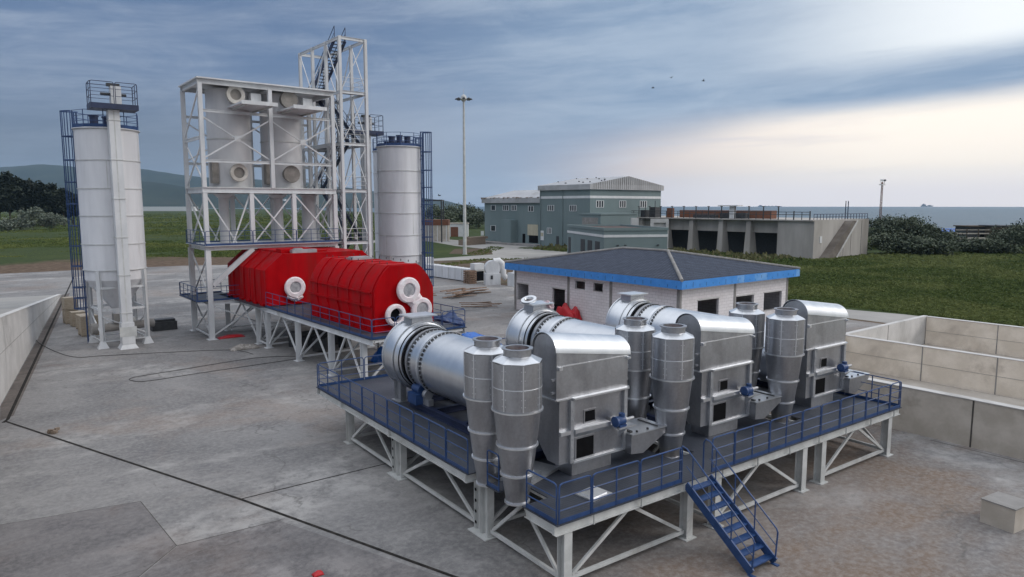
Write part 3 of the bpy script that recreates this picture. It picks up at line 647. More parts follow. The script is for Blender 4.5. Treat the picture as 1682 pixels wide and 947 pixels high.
# ------------------------------------------------------------------ green halls
def window(par, axis, at, a0, a1, z0, z1, n=3):
    b = MB(); s = 0.09
    def bx(m, p, q, z, zz, d0, d1):
        if axis == 'x': m.box(at - d1, at - d0, p, q, z, zz)
        else: m.box(p, q, at - d1, at - d0, z, zz)
    bx(b, a0 - s, a1 + s, z0 - s, z0, 0.0, 0.10); bx(b, a0 - s, a1 + s, z1, z1 + s, 0.0, 0.10)
    w = (a1 - a0)
    for k in range(n + 1):
        p = a0 + w * k / n; bx(b, p - s, p + s, z0, z1, 0.003, 0.09)
    f = b.build('window', 'frame', par)
    g_ = MB(); bx(g_, a0, a1, z0, z1, 0.005, 0.03); g_.build('pane', 'glass', f)
def halls():
    t = thing('process_hall', 'tall grey green hall with pale gabled roof and white stripe', 'building', (114.8, 117.6, 0))
    W_, D_ = 24.9, 18.0
    b = MB(); b.box(0, W_, 0, D_, -0.05, 14.0); b.build('wall', 'green', t)
    b = MB(); b.box(-0.06, -0.003, -0.06, D_, 11.95, 12.55); b.box(-0.003, W_, -0.06, -0.003, 11.95, 12.55); b.build('stripe', 'frame', t)
    b = MB(); b.box(-0.5, W_ + 0.5, -0.5, -0.02, 14.005, 15.2); b.box(-0.5, -0.02, -0.018, D_ + 0.2, 14.005, 15.2); b.box(W_ + 0.02, W_ + 0.5, -0.018, D_ + 0.2, 14.005, 15.2); b.build('fascia', 'roofsheet', t)
    b = MB(); b.prism([(-0.45, 15.205), (W_ + 0.45, 15.205), (W_ / 2, 17.3)], 'y', -0.45, D_ + 0.2); r_ = b.build('roof', 'roofsheet', t, smooth=False)
    b = MB()
    for k in range(1, 34):
        x = W_ * k / 34; z = 15.2 + (17.25 - 15.2) * (1 - abs(x - W_ / 2) / (W_ / 2 + 0.45)); b.box(x - 0.07, x + 0.07, -0.54, -0.455, 14.1, z)
    b.build('cladding_rib', 'column', r_)
    b = MB(); rr = random.Random(9)
    for k in range(13):
        y = rr.uniform(0, D_); s = rr.random(); x = -0.3 + s * W_ / 2; z = 15.25 + 2.05 * s
        b.cbox((x, y, z + 0.12), rr.uniform(.12, .3), rr.uniform(.15, .5), 0.2, rr.random())
    b.build('gutter_clutter', 'dark', r_)
    for (y0, y1, z0, z1) in ((12.6, 14.8, 9.0, 10.3), (4.6, 6.8, 9.0, 10.3), (13.4, 15.0, 3.4, 4.7)): window(t, 'x', 0.0, y0, y1, z0, z1)
    for (x0, x1) in ((2.0, 4.4), (9.8, 12.0), (17.1, 19.5)): window(t, 'y', 0.0, x0, x1, 9.9, 11.35)
    b = MB(); b.box(-0.06, -0.005, 10.65, 11.6, 0, 2.8); b.build('door', 'dark', t)
    b = MB(); b.box(-0.08, -0.02, 16.3, 17.6, 1.6, 4.0); sg = b.build('notice_board', 'frame', t)
    b = MB(); b.box(-0.095, -0.083, 16.45, 17.45, 2.6, 3.5); b.build('yellow_panel', 'cream', sg)
    for y in (17.6, 9.3):
        b = MB(); b.tube((-0.1, y, 0), (-0.1, y, 14), 0.09); b.build('downpipe', 'green', t)
    # annex on its near corner
    a = thing('pump_annex', 'low flat grey green annex in front of the tall hall', 'building', (111.3, 110.6, 0))
    b = MB(); b.box(0, 11.8, 0, 6.9, -0.05, 8.2); b.build('wall', 'green', a)
    b = MB(); b.box(-0.15, 11.95, -0.15, 7.0, 8.205, 8.55); b.build('parapet', 'green', a)
    b = MB(); b.box(-0.06, -0.004, 0.8, 5.8, 5.6, 7.6); b.build('shutter', 'column', a)
    # wing
    w = thing('hall_wing', 'lower grey green hall wing with pale roof, two storeys and cream doors', 'building', (116.0, 135.6, 0))
    b = MB(); b.box(0, 22, 0.02, 25.4, -0.05, 10.95); b.build('wall', 'green', w)
    b = MB(); b.box(-0.6, -0.02, 0.0, 26.0, 10.955, 12.25); b.box(-0.018, 22.5, 25.5, 26.0, 10.955, 12.25); b.build('fascia', 'roofsheet', w)
    b = MB(); b.prism([(-0.55, 12.255), (22.5, 12.255), (11, 14.6)], 'y', 0.02, 26.0); r2 = b.build('roof', 'roofsheet', w, smooth=False)
    b = MB()
    for k in range(34):
        y = rr.uniform(0, 26); b.cbox((-0.45 + rr.random() * 0.3, y, 12.25), 0.4, rr.uniform(.2, .9), rr.uniform(.2, .5), rr.random() * .3)
    b.build('gutter_clutter', 'rock', r2)
    for (y0, y1, z0, z1, n) in ((20.2, 22.2, 9.0, 10.3, 1), (14.3, 16.8, 9.0, 10.3, 3), (10.9, 13.1, 9.0, 10.3, 3), (3.9, 5.9, 8.8, 10.1, 2), (20.2, 22.4, 3.3, 4.7, 1)): window(w, 'x', 0.0, y0, y1, z0, z1, n)
    b = MB(); b.box(-2.2, -0.003, 10.6, 15.0, -0.05, 6.5); b.build('porch', 'green', w)
    b = MB(); b.box(-0.08, -0.004, 15.1, 17.7, 0.8, 5.35); b.build('door', 'cream', w)
    b = MB(); b.box(-0.08, -0.004, 2.0, 6.2, 2.6, 5.4); b.build('shutter_door', 'cream', w)
    b = MB(); b.box(-0.07, -0.006, 2.0, 5.6, 0.7, 2.6); b.build('opening', 'black', w)
    b = MB(); b.box(-0.07, -0.005, 7.2, 8.3, 0.5, 2.9); b.build('opening', 'black', w)
    b = MB(); b.box(-3.5, -0.1, -1, 26, -0.1, 0.45); b.build('loading_kerb', 'column', w)
    # small flat roofed plant room, turned towards the block building
    c = rf(16.0, 122.0); d = thing('plant_room', 'small flat grey green plant room with white stripe and three dark doors', 'building', c, R(-26.5))
    b = MB(); b.box(0, 11.8, 0, 23, -0.05, 5.9); b.build('wall', 'green', d)
    b = MB(); b.box(-0.12, 11.92, -0.12, 0.3, 5.905, 6.4); b.box(-0.12, 0.3, 0.302, 23.1, 5.905, 6.4); b.box(11.5, 11.92, 0.302, 23.1, 5.905, 6.4); b.box(0.302, 11.498, 22.7, 23.1, 5.905, 6.4); b.build('parapet', 'green', d)
    b = MB(); b.box(0.3, 11.5, 0.3, 22.7, 5.91, 6.05); b.build('flat_roof', 'membrane', d)
    b = MB(); b.box(-0.07, -0.004, -0.07, 23, 4.75, 5.2); b.box(-0.003, 11.85, -0.07, -0.004, 4.75, 5.2); b.build('stripe', 'frame', d)
    for y0 in (2.2, 6.6, 11, 20.5):
        b = MB(); b.box(-0.05, -0.005, y0, y0 + (2.6 if y0 < 20 else 1.6), 0, 3.9); b.build('door', 'dark', d)
    for x in (2.5, 3.9, 10.0):
        b = MB(); b.cbox((x, -0.15, 3.35), 0.35, 0.25, 0.2); b.build('lamp', 'dark', d)
halls()
# ------------------------------------------------------------------ concrete basin
def basin():
    t = thing('settling_basin', 'weathered concrete basin raised on pillars with an outside stair', 'basin', (129.2, 70.8, 0))
    b = MB(); b.box(0, 22.0, 0, 7.7, -0.1, 7.25); b.build('wall', 'basin', t)
    b = MB(); b.box(-0.5, 22, 0.0, 62, 7.255, 7.5); b.build('walkway_slab', 'basin', t)
    b = MB(); b.box(1.2, 1.6, 7.72, 60, 4.7, 7.25); b.build('trough', 'basin', t)
    b = MB(); b.box(5.0, 5.4, 7.72, 60, -0.1, 4.69); b.build('inner_wall', 'dark', t)
    for y in (14.4, 21.2, 29.0, 36.5, 44.0, 51.5):
        b = MB(); b.hull([(-0.4, y - 0.7, -0.1), (2.4, y - 0.7, -0.1), (2.4, y + 0.7, -0.1), (-0.4, y + 0.7, -0.1)], [(0, y - 0.5, 7.25), (1.19, y - 0.5, 7.25), (1.19, y + 0.5, 7.25), (0, y + 0.5, 7.25)]); b.build('pillar', 'basin', t)
    b = MB(); b.prism([(2.3, 0), (5.9, 0), (13.6, 7.2), (11.8, 7.2)], 'y', -1.6, -0.01); s = b.build('stair', 'stair', t)
    b = MB()
    for k in range(24):
        x = 3.6 + k * 0.37; b.box(x, x + 0.37, -1.15, -0.15, (k + 0.2) * 0.30, (k + 1) * 0.30)
    b.build('step', 'stair', s)
    b = MB(); b.beam((6.0, -1.64, 0.1), (13.8, -1.64, 7.3), 0.16, 0.34); b.build('stair_kerb', 'cwall_pale', s)
    for x in (11.6, 14.6, 18.9):
        b = MB(); b.box(x, x + 0.1, -0.02, -0.003, 0, 7.2); b.build('wall_joint', 'dark', t)
    b = MB(); b.box(2.2, 3.0, -0.1, -0.004, 3.0, 4.3); b.build('meter_box', 'frame', t)
    for i in range(18):
        y = 0.8 + i * 3.35
        b = MB(); b.tube((-0.3, y, 7.5), (-0.3, y, 10.0 if 1 < i else 9.2), 0.12, 6); b.tube((-0.3, y, 8.5), (-0.3, min(y + 3.35, 61), 8.5), 0.06, 5); b.tube((-0.3, y, 9.0), (-0.3, min(y + 3.35, 61), 9.0), 0.06, 5); b.tube((-0.3, y + 1.67, 7.5), (-0.3, y + 1.67, 9.0), 0.08, 5)
        if i > 1: b.box(-0.6, -0.1, y - 0.15, y + 0.15, 10.0, 10.15)
        b.build('railing', 'dark', t)
    b = MB()
    for i in range(19): b.tube((i * 1.2, 0.15, 7.5), (i * 1.2, 0.15, 8.6), 0.06, 5)
    b.tube((0, 0.15, 8.6), (21.6, 0.15, 8.6), 0.06, 5); b.tube((0, 0.15, 8.05), (21.6, 0.15, 8.05), 0.05, 5); b.build('railing', 'navy', t)
    for x in (12.6, 13.6):
        b = MB(); b.tube((x, 0.4, 7.5), (x, 0.4, 11.2), 0.09, 6); b.build('gate_post', 'navy', t)
    b = MB(); b.box(4.5, 6.5, 12, 36, 7.51, 9.2); b.build('scraper_bridge', 'rust', t)
    b = MB(); b.box(2.0, 3.2, 16.5, 23.0, 7.51, 8.7); b.box(1.8, 3, 24, 30, 7.51, 8.3); b.build('equipment_deck', 'dark', t)
    b = MB(); b.box(1.2, 2.0, 18.9, 20, 7.51, 10.1); b.box(0.6, 2.5, 17.5, 22.5, 10.1, 10.35); b.build('control_cabinet', 'frame', t)
    for (y, h) in ((40, 10.9), (43, 10.2), (47, 10.9), (52, 10.4), (55, 11.4)):
        b = MB(); b.box(0.5, 2.6, y, y + 1.6, 7.51, h - 1); b.tube((1.0, y + .5, h - 1.2), (1.0, y + .5, h + 0.5), 0.08, 6); b.build('pump_drive', 'dark', t)
    b = MB(); b.box(0.6, 1.6, 35.2, 36.6, 7.51, 9.7); b.build('valve_box', 'rust', t)
basin()
b = MB(); b.box(-.75, .75, -.75, .75, 0, 7.6); k = b.build('pier', 'cwall_pale'); k.location = az(1043, 152); k.rotation_euler = (0, 0, -YAW)
tag(k, 'narrow white concrete pier rising behind the flat plant room roof', 'pier')
b = MB(); b.box(-1.9, -1.3, -.4, .4, 0, 6.6); b.box(1.3, 1.9, -.4, .4, 0, 6.6); b.box(-1.9, 1.9, -.4, .4, 6.602, 7.4); b.box(-1.298, 1.298, .1, .3, 0, 6.6); k = b.build('portal', 'cwall_pale'); k.location = az(1084, 152); k.rotation_euler = (0, 0, -YAW)
tag(k, 'white concrete portal frame behind the right end of the plant room', 'portal')

# ------------------------------------------------------------------ masts, ships, birds
def high_mast():
    p = az(763, 148); t = thing('light_mast', 'tall grey high mast light with a ring of lamps at its top', 'lamp post', p)
    b = MB(); b.lathe([(0.55, 0), (0.55, 0.05)], 16); b.lathe([(0.42, 0.05), (0.36, 5), (0.2, 32.6)], 14); b.build('pole', 'leg', t)
    b = MB(); b.lathe([(0.3, 31.6), (0.7, 32.0), (0.5, 32.7), (0.15, 33.0)], 14); b.lathe([(0.04, 33), (0.03, 34.2)], 6); b.build('head', 'leg', t)
    for k in range(8):
        a = k * math.pi / 4 + 0.2; c = (math.cos(a), math.sin(a)); b = MB()
        b.tube((c[0] * 0.4, c[1] * 0.4, 32.0), (c[0] * 1.3, c[1] * 1.3, 32.1), 0.06, 6)
        b.lathe([(0.16, 0), (0.36, -0.22), (0.34, -0.3)], 10, (c[0] * 1.45, c[1] * 1.45, 32.25)); b.build('lamp', 'dark', t)
high_mast()
def floodmast():
    p = az(1447, 250); t = thing('floodlight_mast', 'slim lattice mast with floodlights standing among bushes near the sea', 'lamp post', p)
    b = MB()
    for sx, sy in ((-1, -1), (1, -1), (1, 1), (-1, 1)): b.tube((sx * .32, sy * .32, 0), (sx * .2, sy * .2, 18.5), 0.06, 5)
    for k in range(22):
        z = k * 0.84; w = .32 - .12 * k / 22
        s = 1 if k % 2 else -1
        for a, c in (((-w * s, -w), (w * s, -w)), ((-w * s, w), (w * s, w)), ((-w, -w * s), (-w, w * s)), ((w, -w * s), (w, w * s))): b.tube((*a, z), (*c, z + 0.84), 0.035, 4)
    b.build('lattice', 'rust', t)
    b = MB(); b.box(-1.4, 1.4, -0.5, 0.5, 17.4, 17.7); b.build('platform', 'frame', t)
    for x, y in ((-1.1, 0), (0.5, 0.2), (1.2, -0.2)):
        b = MB(); b.tube((x, y, 17.7), (x, y, 18.8), 0.06, 5); b.cbox((x, y - 0.15, 19.1), 0.8, 0.4, 0.6); b.build('floodlight', 'frame' if x < 1 else 'dark', t)
floodmast()
def ship(label, px, f, L, H_):
    t = thing('cargo_ship', label, 'ship', az(px, f, -1.2), -YAW, 'ships on the horizon')
    b = MB(); b.prism([(-L / 2, 0), (L / 2 - 12, 0), (L / 2, H_ * .55), (L / 2 - 20, H_ * .5), (-L / 2, H_ * .5)], 'y', -12, 12); b.build('hull', 'ship', t)
    b = MB(); b.box(-L / 2 + 8, -L / 2 + 34, -10, 10, H_ * .5, H_ * 1.15); b.box(-L / 2 + 14, -L / 2 + 22, -5, 5, H_ * 1.15, H_ * 1.5); b.build('bridge', 'ship', t)
    b = MB()
    for k in range(4): x = -L / 2 + 60 + k * (L - 90) / 4; b.box(x, x + 12, -8, 8, H_ * .5, H_ * .8)
    b.build('hatch_cover', 'ship', t)
ship('small grey cargo ship on the sea horizon at right, above the bushes', 1523, 6300, 103, 18)
ship('long low grey ship on the sea horizon behind the concrete basin railings', 1265, 6500, 220, 10)
def bird(label, px, py, f):
    z = 10.3 + (337 - py) / 1158 * f
    b = MB(); s = 0.55
    b.lathe([(0.01, -.35), (.09, -.1), (.08, .15), (.015, .4)], 8, axis='y')
    b.hull([(0.05, -.1, .03), (.05, .12, .03), (.06, .12, .05), (.06, -.1, .05)], [(s, -.02, .28), (s, .05, .28), (s, .05, .29), (s, -.02, .29)])
    b.hull([(-.05, -.1, .03), (-.05, .12, .03), (-.06, .12, .05), (-.06, -.1, .05)], [(-s, -.02, .22), (-s, .05, .22), (-s, .05, .23), (-s, -.02, .23)])
    o = b.build('bird', 'bird'); o.location = az(px, f, z); o.rotation_euler = (0, 0.2, rnd.uniform(0, 6)); tag(o, label, 'bird', 'birds in the sky')
bird('dark bird highest in the sky, left of another bird', 1097, 133, 150)
bird('dark bird in the sky, rightmost of the three together', 1149, 138, 150)
bird('dark bird lowest of the three in the right half of the sky', 1068, 149, 150)
bird('dark bird low in the sky between silo and light mast', 722, 321, 130)

# ------------------------------------------------------------------ dryer platform (local u right, v away, z up)
PLOC, PROT = (11.7, 13.05, 0), R(-2.1)
PT = Matrix.Translation(PLOC) @ Matrix.Rotation(PROT, 4, 'Z')
def pw(u, v, z=0.0): return PT @ Vector((u, v, z))
ZD = 1.95
def platform():
    t = thing('dryer_platform', 'grey steel platform with blue railings carrying the silver dryers', 'platform', PLOC, PROT)
    Wd, Dp = 18.6, 17.5
    def deck(x0, x1, y0, y1):
        b = MB(); b.box(x0, x1, y0, y1, ZD - 0.035, ZD); b.build('deck', 'grating', t)
    deck(0, Wd, 0, 1.55); deck(0.95, 6.2, 1.552, 4.40); deck(7.35, 12.6, 1.552, 4.40); deck(13.75, Wd, 1.552, 4.40); deck(0, 0.948, 2.72, 3.38)
    for x0, x1 in ((0, 6.2), (6.202, 12.4), (12.402, Wd)): deck(x0, x1, 4.402, 10.0); deck(x0, x1, 10.002, Dp)
    # beams
    zb = ZD - 0.04 - 0.14
    for y in (0.12, 4.55, 10.0, 14.6, Dp - 0.1):
        b = MB(); b.ibeam((0.0, y, zb), (Wd, y, zb), 0.16, 0.28); b.build('beam', 'leg', t)
    for x in (0.12, 6.2, 12.4, Wd - 0.12):
        b = MB(); b.ibeam((x, 0.21, zb - 0.003), (x, 1.5 if x < 1 else 4.4, zb - 0.003), 0.16, 0.28); b.ibeam((x, 4.64, zb - 0.003), (x, Dp - 0.19, zb - 0.003), 0.16, 0.28); b.build('beam', 'leg', t)
    b = MB()
    for k in range(1, 18): b.beam((k * 1.03, 0.25, ZD - 0.10), (k * 1.03, Dp - 0.25, ZD - 0.10), 0.06, 0.10)
    b.build('joist', 'leg', t)
    b = MB()
    for k in range(10):                                             # short stub plates along the front edge
        x = 1.3 + k * 1.85; b.box(x, x + 0.02, -0.02, 0.03, zb - 0.13, zb + 0.13)
    b.build('stiffener', 'leg', t)
    us = (0.45, 5.40, 6.75, 11.65, 12.9, 17.85); vs = (0.22, 4.15, 10.0, 14.7)
    zt = zb - 0.14
    for v in vs:
        for u in us:
            b = MB()
            wide = v in (4.15, 10.0)
            if wide:
                for dv in (-0.2, 0.2): b.ibeam((u, v + dv, 0.03), (u, v + dv, zt), 0.26, 0.36, 0.022, (0, 1, 0))
                b.box(u - 0.30, u + 0.30, v - 0.5, v + 0.5, 0, 0.03)
            else:
                b.ibeam((u, v, 0.03), (u, v, zt), 0.28, 0.30, 0.022, (0, 1, 0)); b.box(u - 0.24, u + 0.24, v - 0.24, v + 0.24, 0, 0.03)
            lg = b.build('leg', 'leg', t)
            if wide and u < 1:
                for k in range(4):
                    b = MB(); b.lathe([(0.055, -0.004), (0.055, 0.0)], 10, (u - 0.136, v + 0.27, 0.3 + k * 0.36), 'x'); b.build('bolt_hole', 'black', lg)
    def bay(p, q):
        p, q = Vector(p), Vector(q); m = (p + q) / 2
        b = MB(); b.beam((p.x, p.y, 0.22), (q.x, q.y, 0.22), 0.09, 0.11); b.build('tie', 'leg', t)
        d = (q - p).normalized()
        for e, s in ((p, 1), (q, -1)):
            b = MB(); b.beam((e.x + d.x * s * .12, e.y + d.y * s * .12, 0.30), (m.x - d.x * s * .10, m.y - d.y * s * .10, zt - 0.02), 0.075, 0.10); b.build('brace', 'leg', t)
    for a, c in ((0, 1), (2, 3), (4, 5)):
        for v in vs: bay((us[a] + 0.14, v), (us[c] - 0.14, v))
    for u in (us[0], us[2], us[5]):
        for a, c in ((0, 1), (1, 2), (2, 3)):
            bay((u, vs[a] + (0.15 if a in (0, 3) else 0.4)), (u, vs[c] - (0.15 if c in (0, 3) else 0.4)))
    # railings
    z = ZD + 0.002
    def rl(p, q): rail(t, (*p, z), (*q, z))
    e = 0.05
    for a, c in ((0.10, 1.22), (1.28, 3.08), (3.14, 4.92)): rl((a, e), (c, e))
    for a, c in ((6.35, 7.45), (7.5, 9.35), (9.4, 11.3), (11.36, 12.5), (12.56, 13.8), (13.86, 15.7), (15.76, 17.6), (17.66, 18.52)): rl((a, e), (c, e))
    for a, c in ((0.10, 1.40), (2.75, 3.35), (4.45, 5.75), (5.82, 8.0), (8.06, 10.1), (10.16, 12.4), (12.46, 14.8), (14.86, 17.40)): rl((e, a), (e, c))
    for a, c in ((0.12, 2.4), (2.46, 5.2), (5.26, 8.4), (8.46, 11.6), (11.66, 14.6), (14.66, 17.40)): rl((Wd - e, a), (Wd - e, c))
    for a, c in ((0.14, 2.35), (2.41, 5.1), (5.16, 8.2), (8.26, 11.4), (11.46, 14.8), (14.86, 18.4)): rl((a, Dp - e), (c, Dp - e))
    # stair
    x0, x1 = 5.05, 6.15; yb = -2.42; n = 8
    st = MB(); 
    for x in (x0, x1): st.beam((x, -0.02, ZD - 0.08), (x, yb, 0.10), 0.05, 0.26)
    for x in (x0, x1): st.box(x - 0.06, x + 0.06, yb - 0.12, yb + 0.1, 0, 0.03)
    s = st.build('stair', 'blue', t)
    for k in range(n):
        f = (k + 0.6) / (n + 0.2); b = MB(); y = -0.02 + (yb + 0.02) * f; zz = ZD - 0.02 - (ZD - 0.1) * f
        b.box(x0 + 0.027, x1 - 0.027, y - 0.125, y + 0.125, zz - 0.04, zz); b.build('tread', 'blue', s)
    for x in (x0, x1):
        b = MB(); T, Bm = Vector((x, -0.02, ZD)), Vector((x, yb, 0.1)); H_ = Vector((0, 0, 1.0))
        b.path([T + Vector((0, .25, 0)), T + Vector((0, .25, .95)), T + Vector((0, .17, 1.08)), T + Vector((0, 0, 1.04)), Bm + H_, Bm + Vector((0, -.05, .9)), Bm], 0.024, 6)
        b.tube(T + H_ * 0.5, Bm + H_ * 0.5, 0.016, 6)
        for f in (0.1, 0.4, 0.7): p = T + (Bm - T) * f; b.tube(p, p + H_, 0.02, 6)
        b.build('handrail', 'blue', s)
platform()

# ------------------------------------------------------------------ cyclones
def cyclone(label):
    t = thing('cyclone', label, 'cyclone', pw(0.35, 2.25), PROT, 'pairs of cyclones on the platform')
    b = MB(); b.lathe([(0.71, 4.58), (0.71, 5.92)], 48, cap=False); body = b.build('body', 'galv', t)
    b = MB()
    for k in range(8):
        a = 0.39 + k * math.pi / 4; c, s_ = math.cos(a), math.sin(a)
        b.cbox((c * 0.717, s_ * 0.717, 5.25), 0.02, 0.035, 1.3, a)
        for z in (4.75, 4.95, 5.2, 5.5, 5.75):
            for da in (-0.07, 0.07):
                b.cbox((math.cos(a + da) * 0.715, math.sin(a + da) * 0.715, z), 0.02, 0.022, 0.022, a)
    b.lathe([(0.716, 5.20), (0.718, 5.205), (0.718, 5.222), (0.716, 5.226)], 48)
    b.build('seam', 'galv_bright', body)
    b = MB(); b.lathe([(0.735, 5.925), (0.735, 5.945), (0.43, 6.09)], 8, a0=0.39, cap=False); lid = b.build('lid', 'galv_bright', t, smooth=False)
    b = MB(); b.lathe([(0.40, 6.05), (0.40, 6.26), (0.45, 6.265), (0.45, 6.30), (0.34, 6.30), (0.34, 6.10), (0.0, 6.10)], 40, cap=False); nk = b.build('neck', 'galv', t)
    b = MB(); b.lathe([(0.338, 6.13), (0.337, 6.12)], 40); b.build('bore', 'rust', nk)
    b = MB(); b.lathe([(0.68, 4.53), (0.57, 3.50), (0.455, 2.63), (0.325, 1.78)], 48, cap=False); cone = b.build('cone', 'galv', t)
    for r_, z in ((0.755, 4.55), (0.615, 3.50), (0.50, 2.63), (0.375, 1.77)):
        b = MB(); b.lathe([(r_ - 0.09, z - 0.022), (r_, z - 0.022), (r_, z + 0.022), (r_ - 0.09, z + 0.022)], 48, cap=False); b.build('flange', 'galv_bright', cone)
    b = MB(); b.lathe([(0.24, 1.79), (0.0, 1.78)], 24, cap=False); b.build('outlet', 'black', cone)
    return t
c0 = cyclone('leftmost pair of cyclones: the nearer one, hanging over the platform edge')
c1 = dup(c0, None, pw(0.42, 3.88), None, 'leftmost pair of cyclones: the farther one, in front of the first drum')
for k, (la, lb) in enumerate((('nearer cyclone of the middle pair, behind the first feed tray', 'farther cyclone of the middle pair, between two dryers'), ('nearer cyclone of the right pair, beside the third dryer', 'farther cyclone of the right pair, in front of the block building'))):
    u = 6.78 + 6.5 * k
    dup(c0, None, pw(u, 2.15), None, la); dup(c0, None, pw(u + 0.05, 3.95), None, lb)

# ------------------------------------------------------------------ rotary dryers
def dryer(label):
    t = thing('rotary_dryer', label, 'dryer', pw(0, 0), PROT, 'rotary dryers on the platform')
    UC, ZC, RD = 3.1, 3.86, 1.27
    # drum
    b = MB(); b.lathe([(RD, 3.55), (RD, 11.0), (RD + 0.003, 11.0), (RD + 0.003, 12.2)], 72, (UC, 0, ZC), 'y'); drum = b.build('drum', 'drum', t)
    b = MB(); b.lathe([(RD + 0.004, 7.4), (RD + 0.007, 7.405), (RD + 0.007, 7.43), (RD + 0.004, 7.435)], 72, (UC, 0, ZC), 'y'); b.build('weld_band', 'drum', drum)
    b = MB(); b.lathe([(RD + 0.003, 10.95), (RD + 0.05, 10.95), (RD + 0.05, 11.12), (RD + 0.02, 11.12)], 72, (UC, 0, ZC), 'y', cap=False); b.build('tyre', 'galv_bright', drum)
    for v, l in ((10.80, 0.13), (11.75, 0.12)):
        b = MB()
        for k in range(44):
            a = k * 2 * math.pi / 44
            c = Vector((UC + math.cos(a) * (RD + 0.03), v, ZC + math.sin(a) * (RD + 0.03))); tg = Vector((-math.sin(a), 0, math.cos(a)))
            b.beam(c - tg * l / 2, c + tg * l / 2, 0.05, 0.05, (0, 1, 0))
        b.build('bolt_strap', 'dark', drum)
    b = MB(); b.lathe([(RD + 0.01, 11.86), (RD + 0.05, 11.86), (RD + 0.05, 12.0), (RD + 0.01, 12.0)], 72, (UC, 0, ZC), 'y', cap=False); b.build('drive_ring', 'galv', drum)
    b = MB(); b.lathe([(RD - 0.02, 12.14), (RD + 0.06, 12.14), (RD + 0.06, 12.22), (RD - 0.02, 12.22)], 72, (UC, 0, ZC), 'y', cap=False); b.lathe([(RD + 0.085, 12.46), (RD + 0.115, 12.46), (RD + 0.115, 12.50), (RD + 0.085, 12.50)], 72, (UC, 0, ZC), 'y', cap=False); b.build('seal', 'black', drum)
    # inlet housing at the far end
    RH = 1.47
    b = MB(); b.lathe([(RD + 0.02, 12.27), (RD + 0.09, 12.27), (RD + 0.09, 12.52), (RH - 0.03, 12.70), (RH, 12.76), (RH, 13.75), (RH - 0.1, 13.80)], 72, (UC, 0, ZC), 'y'); hs = b.build('inlet_housing', 'drum', t)
    b = MB(); b.lathe([(RH, 12.74), (RH + 0.05, 12.74), (RH + 0.05, 12.78), (RH, 12.78)], 72, (UC, 0, ZC), 'y', cap=False); b.lathe([(RH, 13.7), (RH + 0.05, 13.7), (RH + 0.05, 13.76), (RH, 13.76)], 72, (UC, 0, ZC), 'y', cap=False); b.build('rib', 'galv_bright', hs)
    b = MB(); b.hull([(UC - 0.55, 12.85, ZC + 1.2), (UC + 0.55, 12.85, ZC + 1.2), (UC + 0.55, 13.65, ZC + 1.2), (UC - 0.55, 13.65, ZC + 1.2)], [(UC - 0.48, 12.9, 5.55), (UC + 0.48, 12.9, 5.55), (UC + 0.48, 13.6, 5.55), (UC - 0.48, 13.6, 5.55)]); b.build('gas_inlet', 'galv', hs)
    b = MB(); b.box(UC - 0.66, UC + 0.66, 12.72, 13.78, 5.552, 5.61); b.build('flange', 'galv_bright', hs)
    for u in (UC - 0.95, UC + 0.75):
        b = MB(); b.ibeam((u, 13.2, ZD + 0.005), (u, 13.2, ZC - 0.95), 0.28, 0.6, 0.025, (0, 1, 0)); b.box(u - 0.25, u + 0.25, 12.85, 13.55, ZD + 0.002, ZD + 0.03); b.build('housing_foot', 'galv_dull', hs)
    # base frame with rollers
    b = MB()
    for u in (UC - 0.95, UC + 0.95): b.ibeam((u, 3.9, ZD + 0.15), (u, 12.3, ZD + 0.15), 0.2, 0.28)
    for v in (4.2, 6.2, 8.2, 10.4, 12.2): b.ibeam((UC - 0.85, v, ZD + 0.15), (UC + 0.85, v, ZD + 0.15), 0.2, 0.26)
    bf = b.build('base_frame', 'navy', t)
    for v in (5.4, 11.03):
        for s in (-1, 1):
            b = MB(); b.lathe([(0.2, -0.11), (0.2, 0.11)], 20, (UC + s * 0.82, v, ZC - 1.20), 'y'); b.box(UC + s * 0.82 - 0.12, UC + s * 0.82 + 0.12, v - 0.28, v + 0.28, ZD + 0.29, ZC - 1.36); b.build('support_roller', 'galv_dull', bf)
    b = MB(); b.box(UC - 1.25, UC - 0.5, 11.2, 11.95, ZD + 0.29, ZD + 0.72); b.lathe([(0.2, 0), (0.2, 0.6)], 16, (UC - 0.9, 11.3, ZD + 0.85), 'y'); b.build('drive_motor', 'blue', bf)
    # discharge hood
    u0, u1, v0, v1 = 1.84, 4.82, 2.30, 3.42; vm = (v0 + v1) / 2; rr = (v1 - v0) / 2
    def arch(u, zs, grow=0.0, nn=14):
        return [(u, v0 - grow, 4.5)] + [(u, vm - (rr + grow) * math.cos(math.pi * k / nn), zs + (rr * 0.92 + grow) * math.sin(math.pi * k / nn)) for k in range(nn + 1)] + [(u, v1 + grow, 4.5)]
    b = MB(); b.hull(arch(u0, 5.93), arch(u1, 5.53)); hood = b.build('hood', 'galv', t)
    b = MB(); nn = 16; A = []; B_ = []
    for k in range(nn + 1):
        a = math.pi * k / nn; cy, sz = -math.cos(a), math.sin(a)
        A.append((u0 - 0.05, vm + (rr + 0.03) * cy, 5.95 + (rr * 0.92 + 0.03) * sz)); B_.append((u1 + 0.10, vm + (rr + 0.03) * cy, 5.52 + (rr * 0.92 + 0.03) * sz))
    va = [b.bm.verts.new(p) for p in A]; vb = [b.bm.verts.new(p) for p in B_]
    for k in range(nn): b.bm.faces.new((va[k], va[k + 1], vb[k + 1], vb[k]))
    lid = b.build('lid', 'galv_bright', hood); sm = lid.modifiers.new('sheet', 'SOLIDIFY'); sm.thickness = 0.012
